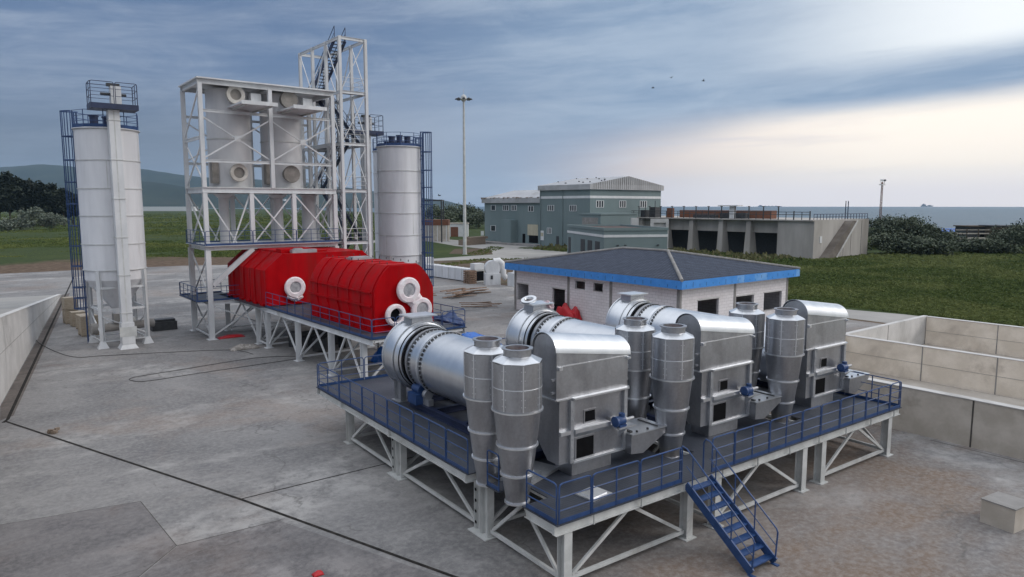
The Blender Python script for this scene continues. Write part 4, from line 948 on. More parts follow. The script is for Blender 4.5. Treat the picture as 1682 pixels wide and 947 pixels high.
    b = MB(); b.beam((u0 + 0.2, v0 - 0.012, 5.50), (u1, v0 - 0.012, 5.50), 0.022, 0.03); b.cbox((u0 + 0.1, v0 - 0.05, 5.46), 0.14, 0.1, 0.1); b.cbox((u1 - 0.03, v0 - 0.05, 5.44), 0.12, 0.12, 0.06); b.build('hinge_rail', 'galv_bright', hood)
    b = MB(); b.box(u0 - 0.02, u1 + 0.04, v0 - 0.05, v0 - 0.004, 4.46, 4.50); b.box(u0 - 0.05, u0 - 0.004, v0, v1, 4.46, 4.50); b.beam((u0 + 0.6, v0 - 0.10, 4.46), (u1 - 0.05, v0 - 0.10, 4.46), 0.10, 0.05); b.build('flange', 'galv_bright', hood)
    for u in (u0 - 0.05, u1 + 0.05):
        for z in (4.7, 5.1): b = MB(); b.cbox((u, v0 + 0.12, z), 0.1, 0.1, 0.06); b.build('clamp', 'galv_dull', hood)
    # lower casing, sloping in underneath
    w0, w1 = 2.38, 4.66
    b = MB(); b.prism([(v0, 2.45), (v0, 4.455), (3.70, 4.455), (3.70, 3.35), (v0 + 0.55, 2.45)], 'x', w0 - 0.42, w1); cas = b.build('casing', 'galv', t)
    b = MB()
    b.box(w1 - 0.06, w1 + 0.08, v0 - 0.10, v0 - 0.003, 2.45, 4.42); b.build('corner_post', 'galv_dull', cas)
    b = MB(); b.box(w0 - 0.04, w0 + 0.10, v0 - 0.10, v0 - 0.003, 2.45, 4.42)
    for z in (2.60, 2.9, 3.2, 3.5, 3.8, 4.1): b.cbox((w0 + 0.03, v0 - 0.108, z), 0.03, 0.02, 0.03)
    b.build('corner_post', 'galv_dull', cas)
    b = MB(); b.box(w0 + 0.11, w1 - 0.7, v0 - 0.16, v0 - 0.003, 3.38, 3.50); b.box(w0 + 0.11, w1 + 0.05, v0 - 0.07, v0 - 0.003, 2.40, 2.46); b.box(w0 - 0.44, w0 - 0.05, v0 - 0.12, v0 - 0.003, 3.38, 3.5)
    b.hull([(w0 + 0.11, v0 - 0.16, 3.38), (w1 - 0.2, v0 - 0.16, 3.38), (w1 - 0.2, v0 - 0.003, 3.38), (w0 + 0.11, v0 - 0.003, 3.38)], [(w0 + 0.11, v0 - 0.03, 3.22), (w1 - 0.2, v0 - 0.03, 3.22), (w1 - 0.2, v0 - 0.004, 3.22), (w0 + 0.11, v0 - 0.004, 3.22)]); b.build('ledge', 'galv_bright', cas)
    b = MB(); b.box(2.98, 3.40, v0 - 0.012, v0 - 0.002, 3.63, 3.96); b.build('inspection_hole', 'black', cas)
    b = MB(); b.box(2.64, 3.36, v0 - 0.012, v0 - 0.002, 2.52, 3.14); b.build('inspection_hole', 'black', cas)
    for x0_, x1_, z0_, z1_ in ((2.98, 3.40, 3.63, 3.96), (2.64, 3.36, 2.52, 3.14)):
        b = MB(); b.box(x0_ - .05, x0_, v0 - .02, v0 - .003, z0_ - .05, z1_ + .05); b.box(x1_, x1_ + .05, v0 - .02, v0 - .003, z0_ - .05, z1_ + .05)
        b.box(x0_, x1_, v0 - .02, v0 - .003, z1_, z1_ + .05); b.box(x0_, x1_, v0 - .02, v0 - .003, z0_ - .05, z0_); b.build('hole_frame', 'galv', cas)
    b = MB(); b.prism([(v0 + 0.08, ZD + 0.003), (v0 + 0.08, 2.44), (v0 + 1.0, 2.44), (v0 + 0.85, ZD + 0.003)], 'x', 2.55, 4.22); b.build('chute', 'galv', cas)
    b = MB(); b.box(4.0, 4.75, v0 - 0.5, v0 - 0.17, 3.30, 3.34); b.prism([(v0 - 0.5, 3.30), (v0 - 0.16, 3.30), (v0 - 0.16, 2.95)], 'x', 4.3, 4.36); br = b.build('motor_bracket', 'galv_bright', cas)
    b = MB(); b.lathe([(0.06, 3.95), (0.17, 3.97), (0.17, 4.05)], 20, (0, v0 - 0.32, 3.52), 'x'); b.lathe([(0.13, 4.06), (0.155, 4.10), (0.155, 4.34), (0.11, 4.38)], 20, (0, v0 - 0.32, 3.52), 'x'); b.box(4.08, 4.36, v0 - 0.46, v0 - 0.18, 3.345, 3.42); b.lathe([(0.1, 0), (0.1, 0.2)], 14, (4.27, v0 - 0.32, 3.55), 'z'); b.build('gear_motor', 'blue', cas)
    b = MB(); b.lathe([(0.11, 4.385), (0.11, 4.44), (0.055, 4.45), (0.055, 4.78)], 16, (0, v0 - 0.32, 3.52), 'x'); b.build('shaft', 'galv_dull', cas)
    # feed tray reaching out to the right
    b = MB(); b.prism([(4.70, 2.32), (4.70, 2.92), (6.30, 2.90), (6.30, 2.74), (5.25, 2.25)], 'y', 1.95, 3.1); tr = b.build('feed_tray', 'galv', t)
    b = MB(); b.box(4.72, 6.34, 1.92, 3.13, 2.935, 2.965); b.build('tray_cover', 'galv_bright', tr)
    b = MB(); b.box(4.8, 4.9, 2.1, 2.9, 2.97, 3.02); b.box(6.0, 6.05, 2.05, 2.95, 2.97, 3.0); b.box(5.0, 5.05, 2.0, 2.06, 2.97, 3.03); b.box(5.5, 5.55, 2.0, 2.06, 2.97, 3.03); b.build('tray_clip', 'dark', tr)
    return t
d0 = dryer('first rotary dryer, nearest to the left, drum end beside the red furnace')
dup(d0, None, pw(6.45, -0.1), None, 'middle rotary dryer of the three on the platform')
dup(d0, None, pw(12.9, -0.2), None, 'third rotary dryer, farthest right, in front of the block building')
t = thing('pipe_cover', 'pale ring cover leaning on the pipe stub of the middle dryer with pink plastic wrap', 'cover', pw(6.45 + 2.75, 13.1, 5.63), PROT)
b = MB(); b.lathe([(.24, -.05), (.38, -.05), (.38, .05), (.24, .05), (.24, -.05)], 28, cap=False); o = b.build('ring', 'galv_bright', t); o.rotation_euler = (R(8), R(-20), 0); o.location = (-.1, .1, .14)
b = MB(); bmesh.ops.create_icosphere(b.bm, subdivisions=3, radius=1.0)
from mathutils import noise as NZ
for w_ in b.bm.verts: k_ = 1 + .5 * NZ.noise(w_.co * 2.2); w_.co = Vector((.88 + w_.co.x * .30 * k_, -.1 + w_.co.y * .32 * k_, -.24 + w_.co.z * .26 * k_))
b.build('plastic_wrap', 'wrap_pink', t)
b = MB(); b.box(-0.42, 0.42, -0.36, 0.36, 0.0, 0.04); b.box(-0.3, 0.3, -0.26, 0.26, 0.042, 0.07); h = b.build('hatch_plate', 'galv_bright'); h.location = pw(2.15, 0.95, ZD + 0.004); h.rotation_euler = (0, 0, PROT + 0.12)
tag(h, 'loose square metal hatch plate lying on the platform deck by the nearest corner', 'plate')
b = MB(); b.box(-0.9, 0.9, -0.5, 0.5, 0, 0.1); b.box(-0.7, 0.1, -0.35, 0.35, 0.102, 0.2); h = b.build('sheet_stack', 'galv_dull'); h.location = pw(1.55, 3.2, ZD + 0.004); h.rotation_euler = (0, 0, 0.3)
tag(h, 'pile of metal offcuts on the deck between the left cyclones and first dryer', 'metal pile')
cloth('tarpaulin', 'tarp_blue', 'bright blue tarpaulin spread over a low pile behind the first drum', 'tarpaulin', (28.3, 41.2, 0), 4.6, 2.6, 1.0, 11, rz=-0.6, box=1)
cloth('tarpaulin', 'tarp_navy', 'dark blue tarpaulin bundle by the railing right of the red furnace', 'tarpaulin', (32.0, 50.2, 0), 2.4, 3.0, 1.1, 14, box=1)
cloth('tarpaulin', 'tarp_blue', 'crumpled blue plastic sheet on the ground under the furnace platform', 'tarpaulin', (22.0, 41.2, 0), 2.6, 1.8, 1.3, 17)

# concrete block with a dark cover at the right edge
t = thing('manhole_block', 'square concrete block with a dark metal cover at lower right', 'concrete block', (26.05, 7.25, 0), R(-8))
b = MB(); b.box(-0.54, 0.54, -0.50, 0.50, -0.05, 0.76); b.build('block', 'cwall', t)
b = MB(); b.box(-0.56, 0.56, -0.52, 0.52, 0.764, 0.80); b.build('cover', 'column', t)

# ------------------------------------------------------------------ red furnace on its own platform
FR = R(1.2)
ZF = 3.0
def furnace_platform():
    t = thing('furnace_platform', 'long white steel platform on braced legs under the red furnace', 'platform', (17.1, 35.0, 0), FR)
    W_, L_ = 6.4, 25.4
    for y0, y1 in ((-0.6, 9.9), (9.902, 15.6)):
        b = MB(); b.box(0, W_, y0, y1, ZF - 0.04, ZF); b.build('deck', 'grating', t)
    b = MB(); b.box(-0.35, W_, 15.602, L_, ZF - 0.04, ZF); b.build('deck', 'grating', t)
    for x in (0.12, 3.1, W_ - 0.12):
        b = MB(); b.ibeam((x, -0.6, ZF - 0.2), (x, L_, ZF - 0.2), 0.2, 0.3); b.build('beam', 'white', t)
    b = MB()
    for k in range(14): b.beam((0.25, k * 1.9 - 0.5, ZF - 0.13), (W_ - 0.25, k * 1.9 - 0.5, ZF - 0.13), 0.10, 0.16)
    b.build('joist', 'white', t)
    ys = (0.6, 4.8, 9.9, 15.4, 17.4, 24.6); zt = ZF - 0.35
    for y in ys:
        for x in (0.15, W_ - 0.2):
            b = MB(); b.ibeam((x, y, 0.03), (x, y, zt), 0.3, 0.32, 0.024, (0, 1, 0)); b.box(x - .28, x + .28, y - .28, y + .28, 0, 0.03); b.build('leg', 'white', t)
    def br(p, q, w=0.09):
        b = MB(); b.beam(p, q, w, 0.11); b.build('brace', 'white', t)
    for x in (0.15, W_ - 0.2):
        for a, c in zip(ys, ys[1:]):
            m = (a + c) / 2
            if c - a < 3: br((x, a + .2, 0.35), (x, m - .1, zt)); br((x, c - .2, 0.35), (x, m + .1, zt)); br((x, a + .2, .25), (x, c - .2, .25)); continue
            br((x, a + .2, 0.35), (x, m - .15, zt)); br((x, c - .2, 0.35), (x, m + .15, zt))
    for y in ys:
        br((0.35, y + 0.05, 0.3), (W_ / 2 - .1, y + 0.05, zt)); br((W_ - 0.4, y + 0.05, 0.3), (W_ / 2 + .1, y + 0.05, zt)); br((0.35, y + 0.03, 0.25), (W_ - .4, y + 0.03, 0.25))
    z = ZF + 0.002; xs = 0.06; y = -0.55
    for k in range(4):
        rail(t, (xs, y, z), (xs, y + 3.95, z), maxpost=1.35, toe=0.14); y += 4.0
    for a, c in ((0.1, 1.5), (1.6, 3.0), (3.1, 4.6), (4.7, 6.3)): rail(t, (a, -0.56, z), (c, -0.56, z))
    for k in range(4): rail(t, (W_ - .06, -0.5 + k * 4, z), (W_ - .06, 3.4 + k * 4, z), maxpost=1.35)
furnace_platform()
def octo(w, zb, zs, zt, ch, soft=True):
    r = [(0.12 * ch, 0.22), (0.40 * ch, 0.57), (0.76 * ch, 0.88)] if soft else []
    up = [(0, zs)] + [(x, zs + (zt - zs) * f) for x, f in r] + [(ch, zt)]
    return [(0, zb)] + up + [(w - x, z) for x, z in up[::-1]] + [(w, zb)]
def flange_pipe(par, x, z, y, ro, ri, cut, depth=0.34, capm='wrap'):
    b = MB(); b.lathe([(ri, 0.0), (ri, -depth), (ri + 0.05, -depth - .03), (ro - 0.07, -depth - .02), (ro, -depth + 0.05), (ro, -depth + 0.18), (ro - 0.12, -depth + 0.24), (ri + 0.12, 0.0)], 36, (x, y, z), 'y', cap=False); f = b.build('flange', capm, par)
    b = MB(); b.lathe([(ri + 0.002, -0.03), (0.0, -0.031)] if cut == 'black' else [(ri, -depth + 0.05), (0.0, -depth + 0.02)], 36, (x, y, z), 'y', cap=False); b.build('mouth', cut, f)
def wrap_film(par, x, z, rx, rz, seed):
    from mathutils import noise as N
    b = MB(); bmesh.ops.create_icosphere(b.bm, subdivisions=3, radius=1.0)
    for w in b.bm.verts:
        k = 1 + 0.45 * N.noise(w.co * 2.3 + Vector((seed, 0, 0))) + 0.15 * N.noise(w.co * 7)
        w.co = Vector((x + w.co.x * rx * k, -0.14 + w.co.y * 0.22 * k, z + w.co.z * rz * k))
    return b.build('plastic_sheet', 'wrap', par)
def furnaces():
    # long ribbed barrel
    t = thing('furnace_barrel', 'long ribbed red furnace barrel with three plastic wrapped pipe mouths', 'furnace', (18.15, 35.95, ZF + 0.06), FR)
    W_, L_ = 3.95, 8.9; P = octo(W_, 0.0, 2.35, 3.78, 1.05)
    b = MB(); b.prism(P, 'y', 0, L_); b.build('shell', 'red', t)
    def ribpath(grow):
        cx, cz = W_ / 2, 1.9
        return [(x + grow * (1 if x > cx else -1), max(.05, z + (grow if z > 2.5 else 0))) for x, z in P]
    for y in (0.25, 1.75, 3.25, 4.75, 6.25, 7.75):
        b = MB(); Q = ribpath(0.04); I = ribpath(-0.02)
        for (p, q), (p2, q2) in zip(zip(Q, Q[1:]), zip(I, I[1:])):
            b.hull([(p[0], y - .05, p[1]), (q[0], y - .05, q[1]), (q2[0], y - .05, q2[1]), (p2[0], y - .05, p2[1])], [(p[0], y + .05, p[1]), (q[0], y + .05, q[1]), (q2[0], y + .05, q2[1]), (p2[0], y + .05, p2[1])])
        b.build('rib', 'red', t, smooth=False)
    b = MB(); b.box(-0.10, -0.004, 0.31, L_, 1.40, 1.52); b.box(-0.10, -0.004, 0.31, L_, 2.22, 2.30); b.build('stringer', 'red', t)
    for y in (1.75, 3.25, 4.75, 6.25, 7.75):
        b = MB(); b.beam((-0.04, y - 0.62, 0.1), (-0.04, y + .05, 1.38), 0.07, 0.09, (1, 0, 0)); b.build('side_stay', 'red', t)
    b = MB(); b.box(-0.06, W_ + 0.06, -0.05, -0.003, -0.03, 0.05); b.box(-0.05, -0.003, 0.0, L_, -0.03, 0.05); b.build('base_rail', 'red', t)
    b = MB(); r = random.Random(2)
    for k in range(10):
        y = 0.25 + 0.9 * k
        for x in (1.0, 2.95): b.tube((x, y, 3.86), (x, y, 3.98), 0.03, 6)
    b.build('lifting_stud', 'dark', t)
    flange_pipe(t, 2.10, 2.32, 0, 0.76, 0.40, 'wrap_cut'); flange_pipe(t, 1.22, 0.92, 0, 0.66, 0.40, 'black'); flange_pipe(t, 2.98, 1.12, 0, 0.70, 0.40, 'wrap_cut')
    wrap_film(t, 2.55, 1.72, 0.5, 0.5, 8)
    b = MB(); b.box(1.3, 2.7, 5.2, 6.1, 3.79, 3.90); b.box(1.4, 2.6, 5.3, 6.0, 3.902, 3.97); b.build('hatch', 'galv_dull', t)
    # chamber
    t = thing('furnace_chamber', 'red furnace chamber standing half under the white tower', 'furnace', (16.92, 50.35, ZF + 0.06), FR)
    W_, L_ = 9.0, 9.9; P = octo(W_, 0, 2.55, 3.72, 1.35, False)
    b = MB(); a = [(p[0], 0, p[1]) for p in P]; m = [(p[0], L_ - 1.2, p[1]) for p in P]
    e = [(W_ / 2 + (p[0] - W_ / 2) * 0.78, L_, p[1] * (0.86 if p[1] > 0.1 else 1)) for p in P]
    va = [[b.bm.verts.new(q) for q in s_] for s_ in (a, m, e)]
    for A, B in zip(va, va[1:]):
        for k in range(len(A)): b.bm.faces.new((A[k], A[(k + 1) % len(A)], B[(k + 1) % len(A)], B[k]))
    b.bm.faces.new(va[0][::-1]); b.bm.faces.new(va[2]); b.build('shell', 'red', t)
    for y in (0.08, 2.4, 4.8, 7.2):
        b = MB()
        for (x0, z0), (x1, z1) in zip(P[:3], P[1:3]): b.beam((x0 - .03, y, z0 + .02), (x1 - .03, y, z1 + .02), 0.09, 0.10, (0, 1, 0))
        b.build('rib', 'red', t, smooth=False)
    b = MB()
    for y in (1.2, 3.6, 6.0, 8.2): b.box(-0.03, -0.003, y - 0.12, y + 0.12, 0.3, 2.45)
    b.build('stiffener', 'red', t)
    b = MB()
    for k in range(6): b.box(-0.14, -0.01, 0.5 + k * 1.5, 1.2 + k * 1.5, -0.05, 0.10)
    b.build('foot', 'red', t)
    b = MB(); b.box(1.5, 5.1, 0.9, 8, 3.725, 3.86); b.box(1.6, 2.6, 1.2, 2.2, 3.862, 4.0); b.build('top_plate', 'red', t)
    b = MB(); b.box(2.1, 4.0, 0.25, 0.75, 3.73, 3.98); b.box(2.3, 2.9, 0.3, 0.7, 3.982, 4.08); b.build('hatch', 'galv_dull', t)
    flange_pipe(t, 2.0, 1.25, 0, 0.78, 0.42, 'wrap_cut')
    wrap_film(t, 2.0, 0.62, 0.55, 0.42, 5)
furnaces()

# ------------------------------------------------------------------ white tower with the two filter tanks
Z2, Z3, ZT = 7.2, 11.65, 19.65
def tower():
    X0, X1, Y0, Y1 = 0.0, 10.4, 0.0, 5.0
    t = thing('tank_tower', 'white steel tower frame with open floors and flat roof at left centre', 'tower', (14.55, 56.3, 0))
    def col(x, y, z0, z1, w=0.32, n='column'):
        b = MB(); b.ibeam((x, y, z0), (x, y, z1), w, w, 0.03, (0, 1, 0)); b.build(n, 'white', t)
    def bm(p, q, w=0.22, h=0.3, n='beam', m='white'):
        b = MB(); b.ibeam(p, q, w, h, 0.03); b.build(n, m, t)
    def br(p, q, w=0.10, n='brace'):
        b = MB(); b.beam(p, q, w, w); b.build(n, 'white', t)
    for y in (Y0, Y1):
        for x in (X0, X1):
            col(x, y, 0.04, Z2 - 0.33, 0.38); b = MB(); b.box(x - .35, x + .35, y - .35, y + .35, 0, 0.04); b.build('base_plate', 'white', t)
        for x in (X0, 3.45, 6.85, X1): col(x, y, Z2, Z3 - 0.42)
        for x in (X0, 5.2, X1): col(x, y, Z3, ZT - 0.35, 0.3)
    for z, h in ((Z2 - 0.17, 0.32), (Z3 - 0.2, 0.4), (ZT - 0.18, 0.34)):
        for y in (Y0, Y1): bm((X0 - 0.15, y, z), (X1 + 0.15, y, z), 0.24, h)
        for x in (X0, 5.2, X1): bm((x, Y0 + 0.13, z - 0.003), (x, Y1 - 0.13, z - 0.003), 0.22, h - 0.01)
    bm((X0, Y0 + .1, ZF - 0.16), (X0, Y1 - .1, ZF - 0.16)); bm((X0 + .2, Y0, ZF - .16), (2.3, Y0, ZF - .16)); bm((X0 + .2, Y1, ZF - .16), (X1 - .2, Y1, ZF - .16))
    # floors
    b = MB(); b.box(X0 - 0.3, X1 + 0.3, Y0 - 0.45, Y1 + 0.3, Z2 + 0.002, Z2 + 0.05); b.build('floor', 'leg', t)
    b = MB(); b.box(X0 - 0.1, X1 + 0.1, Y0 - 0.1, Y1 + 0.1, Z3 + 0.002, Z3 + 0.05); b.build('floor', 'leg', t)
    b = MB(); b.box(X0 - 0.25, X1 + 0.25, Y0 - 0.3, Y1 + 0.25, ZT + 0.002, ZT + 0.10); b.build('roof', 'white', t)
    b = MB(); b.box(X0 - 1.0, 2.4, Y0 - 0.1, Y1 + 0.4, ZF - 0.04, ZF); b.build('floor', 'grating', t)
    # horizontal rails and crosses of the upper storey
    for y in (Y0, Y1):
        bm((X0, y, 17.35), (X1, y, 17.35), 0.16, 0.2); bm((X0, y, 13.65), (X1, y, 13.65), 0.16, 0.22)
        for a, c in ((X0, 5.2), (5.2, X1)):
            br((a + .15, y + 0.1, 16.9), (c - .15, y + 0.1, 13.9)); br((a + .15, y - 0.06, 13.9), (c - .15, y - 0.06, 16.9))
            b = MB(); b.box((a + c) / 2 - .22, (a + c) / 2 + .22, y - .02, y + .06, 15.2, 15.62); b.build('gusset', 'white', t)
        br((3.55, y + 0.1, Z2 + .1), (6.75, y + 0.1, Z3 - .5)); br((3.55, y - 0.06, Z3 - .5), (6.75, y - 0.06, Z2 + .1))
        br((0.1, y + .05, Z3 - .6), (2.2, y + .05, Z2 + .2)); br((3.3, y + .05, Z3 - .6), (1.9, y - .05, Z2 + .2)); br((10.2, y + .05, Z3 - .6), (7.1, y + .05, Z2 + .2)); br((7.0, y - .05, Z3 - .6), (10.2, y - .05, Z2 + .2))
    for x in (X0, X1):
        bm((x, Y0 + .1, 15.4), (x, Y1 - .1, 15.4), 0.14, 0.24)
        br((x, Y0 + .1, 19.1), (x, Y1 - .1, 15.7)); br((x, Y0 + .1, 15.0), (x, Y1 - .1, 11.9)); br((x + .08, Y1 - .1, 15.0), (x + .08, Y0 + .1, 11.9))
        br((x, Y1 - .1, Z3 - .5), (x, Y0 + .1, Z2 + .2)); br((x + .1, Y0 + .1, Z3 - .5), (x + .1, Y1 - .1, Z2 + .2))
        br((x, Y1 - .1, Z2 - .5), (x, Y0 + .1, ZF + .3)); br((x + .1, Y0 + .1, Z2 - .5), (x + .1, Y1 - .1, ZF + .3))
        br((x, Y1 - .1, ZF - .3), (x, Y0 + .1, .3)); br((x + .1, Y0 + .1, ZF - .3), (x + .1, Y1 - .1, .3)); br((x, Y0 + .1, .2), (x, Y1 - .1, .2))
    br((0.2, 0, ZF - .4), (5.0, 0.1, .3)); br((0.2, 0.1, .3), (3.8, 0, ZF - .5))
    b = MB(); b.ibeam((0.25, 0, 4.2), (3.4, 0, Z2 - .3), 0.34, 0.38, .03, (0, 1, 0)); b.build('diagonal_strut', 'white', t)
    # balconies under the pipe stubs
    for x in (2.6, 6.5):
        b = MB(); b.box(x - 0.4, x + 2.3, -2.6, 2.2, 17.78, 17.9); b.box(x - .4, x + 2.3, -2.66, -2.604, 17.72, 18.0); b.build('balcony', 'white', t)
        b = MB()
        for dx in (0, 1.9): b.beam((x + dx, -2.4, 17.72), (x + dx, 2, 17.72), 0.12, 0.12)
        b.build('bracket', 'leg', t)
    z = Z2 + 0.052
    for a, c in ((-0.2, 3.3), (3.35, 6.8), (6.85, 10.5)): rail(t, (a, -0.4, z), (c, -0.4, z), maxpost=1.8, toe=0.16)
    rail(t, (-0.26, -0.35, z), (-0.26, 5.2, z), toe=0.1); rail(t, (-0.2, 5.2, z), (10.6, 5.2, z), toe=0.1)
    rail(t, (-0.95, 0, ZF), (-0.95, 5.3, ZF)); rail(t, (-.9, -.05, ZF), (-.1, -.05, ZF)); rail(t, (.2, -.05, ZF), (2.3, -.05, ZF)); rail(t, (-.9, 5.3, ZF), (2.3, 5.3, ZF))
    # down ducts from the tanks
    for x in (2.2, 6.6, 9.3):
        b = MB(); b.tube((x, 3.0, Z2), (x, 3.0, Z3 - .1), 0.40 if x < 9 else .6, 20); b.lathe([(.42, Z3 - .75), (.8, Z3 - .45)], 20, (x, 3.0, 0), cap=False); b.build('down_duct', 'tank', t)
    return t
tower()
def tank(label, x, dark, cyl):
    t = thing('filter_tank', label, 'tank', (x, 58.75, Z3 + 0.06), 0, 'filter tanks in the tower')
    b = MB(); b.lathe([(1.64, 0), (1.64, 7.55)], 56); b.build('shell', 'tank', t)
    for z in (0.03, 3.75, 7.5): b = MB(); b.lathe([(1.645, z - .03), (1.70, z - .03), (1.70, z + .03), (1.645, z + .03)], 56, cap=False); b.build('band', 'leg', t)
    for z, ro in ((7.05, .72), (1.12, .70)):
        if dark:
            b = MB(); b.lathe([(ro, -2.1), (ro - .02, -2.2), (0.0, -2.2)], 12, (0, 0, z), 'y', cap=False); b.lathe([(ro - .12, -1.4), (ro - .12, -2.1), (ro, -2.1)], 24, (0, 0, z), 'y', cap=False); b.build('nozzle', 'nozzle_dark', t)
        else:
            b = MB(); b.lathe([(.42, -1.3), (.42, -2.2), (ro - .04, -2.22), (ro, -2.14), (ro, -2.02), (.5, -1.98), (.5, -1.4)], 32, (0, 0, z), 'y', cap=False); n = b.build('nozzle', 'nozzle', t)
            b = MB(); b.lathe([(.415, -2.05), (0, -2.04)], 28, (0, 0, z), 'y', cap=False); b.build('nozzle_cover', 'nozzle_dark', n)
    b = MB(); b.box(-1.75, -1.25, -1.2, -0.55, 0.3, 1.9); b.build('side_nozzle', 'nozzle_dark', t)
    b = MB(); b.box(1.2, 2.0, -2.0, -1.4, 6.3, 7.3); b.build('junction_box', 'white', t)
    return t
tank('left filter tank in the white tower, with two open pale pipe stubs', 17.25, False, 0)
tank('right filter tank in the white tower, with two dark covered pipe stubs', 21.45, True, 0)

# ------------------------------------------------------------------ stair tower
def stair_tower():
    t = thing('stair_tower', 'tall white steel stair tower with dark zigzag stairs, highest structure', 'tower', (25.75, 56.3, 0))
    Wx, Ly = 2.35, 8.6; Zs = [0.0, 3.0, 7.2, 11.65, 15.6, 19.9, 24.3]
    for x in (0, Wx):
        for y in (0, 2.8, 5.7, Ly):
            b = MB(); b.ibeam((x, y, 0), (x, y, Zs[-1]), 0.24, 0.24, 0.026, (0, 1, 0)); b.build('column', 'white', t)
    for z in Zs[1:]:
        for y in (0, Ly): b = MB(); b.ibeam((-.1, y, z - .12), (Wx + .1, y, z - .12), 0.14, 0.24); b.build('beam', 'white', t)
        for x in (0, Wx): b = MB(); b.ibeam((x, .1, z - .123), (x, Ly - .1, z - .123), 0.14, 0.22); b.build('beam', 'white', t)
        if z < 24:
            b = MB(); b.box(0.1, Wx - .1, 0.1, 1.9, z, z + .04); b.build('landing', 'grating', t); b = MB(); b.box(0.1, Wx - .1, Ly - 2.2, Ly - .1, z, z + .04); b.build('landing', 'grating', t)
            rail(t, (0.05, -0.02, z), (Wx - .05, -0.02, z), mat='white', toe=0.0, r=.022); rail(t, (Wx, .1, z), (Wx, 2.6, z), mat='white', toe=0, r=.022); rail(t, (0.05, Ly, z), (Wx - .05, Ly, z), mat='white', toe=0, r=.022)
    for z0, z1 in zip(Zs, Zs[1:]):
        for y in (0, Ly): b = MB(); b.beam((.1, y, z0 + .1), (Wx - .1, y, z1 - .3), .06, .06); b.build('brace', 'white', t)
        for x in (0, Wx):
            b = MB(); b.beam((x, 5.8, z0 + .1), (x, Ly - .1, z1 - .3), .07, .07); b.build('brace', 'white', t)
            b = MB(); b.beam((x, .1, z0 + .1), (x, 2.6, z1 - .3), .07, .07); b.build('brace', 'white', t)
            b = MB(); b.beam((x, 2.8, z1 - .3), (x, 5.3, z0 + .1), .07, .07); b.build('brace', 'white', t)
    for k, (z0, z1) in enumerate(zip(Zs, Zs[1:])):
        far_low = k % 2 == 1
        x0, x1 = (0.16, 1.14) if far_low else (1.2, 2.19)
        ya, yb = (Ly - 1.3, 1.25) if far_low else (1.25, Ly - 1.3)
        b = MB()
        for x in (x0, x1): b.beam((x, ya, z0 + .05), (x, yb, z1 - .02), 0.07, 0.40)
        s = b.build('stair_flight', 'navy', t)
        b = MB(); n = max(10, int((z1 - z0) / 0.22))
        for i in range(n):
            f = (i + .5) / n; y = ya + (yb - ya) * f; z = z0 + (z1 - z0) * f; b.box(x0 + .03, x1 - .03, y - .13, y + .13, z - .03, z)
        b.build('treads', 'dark', s)
        for x in (x0, x1):
            b = MB(); p, q = Vector((x, ya, z0)), Vector((x, yb, z1)); H_ = Vector((0, 0, 1.05))
            b.path([p, p + H_, q + H_, q], .03, 6); b.tube(p + H_ * .5, q + H_ * .5, .02, 5)
            for f in (.2, .4, .6, .8): c = p + (q - p) * f; b.tube(c, c + H_, .022, 5)
            b.build('handrail', 'navy', s)
stair_tower()

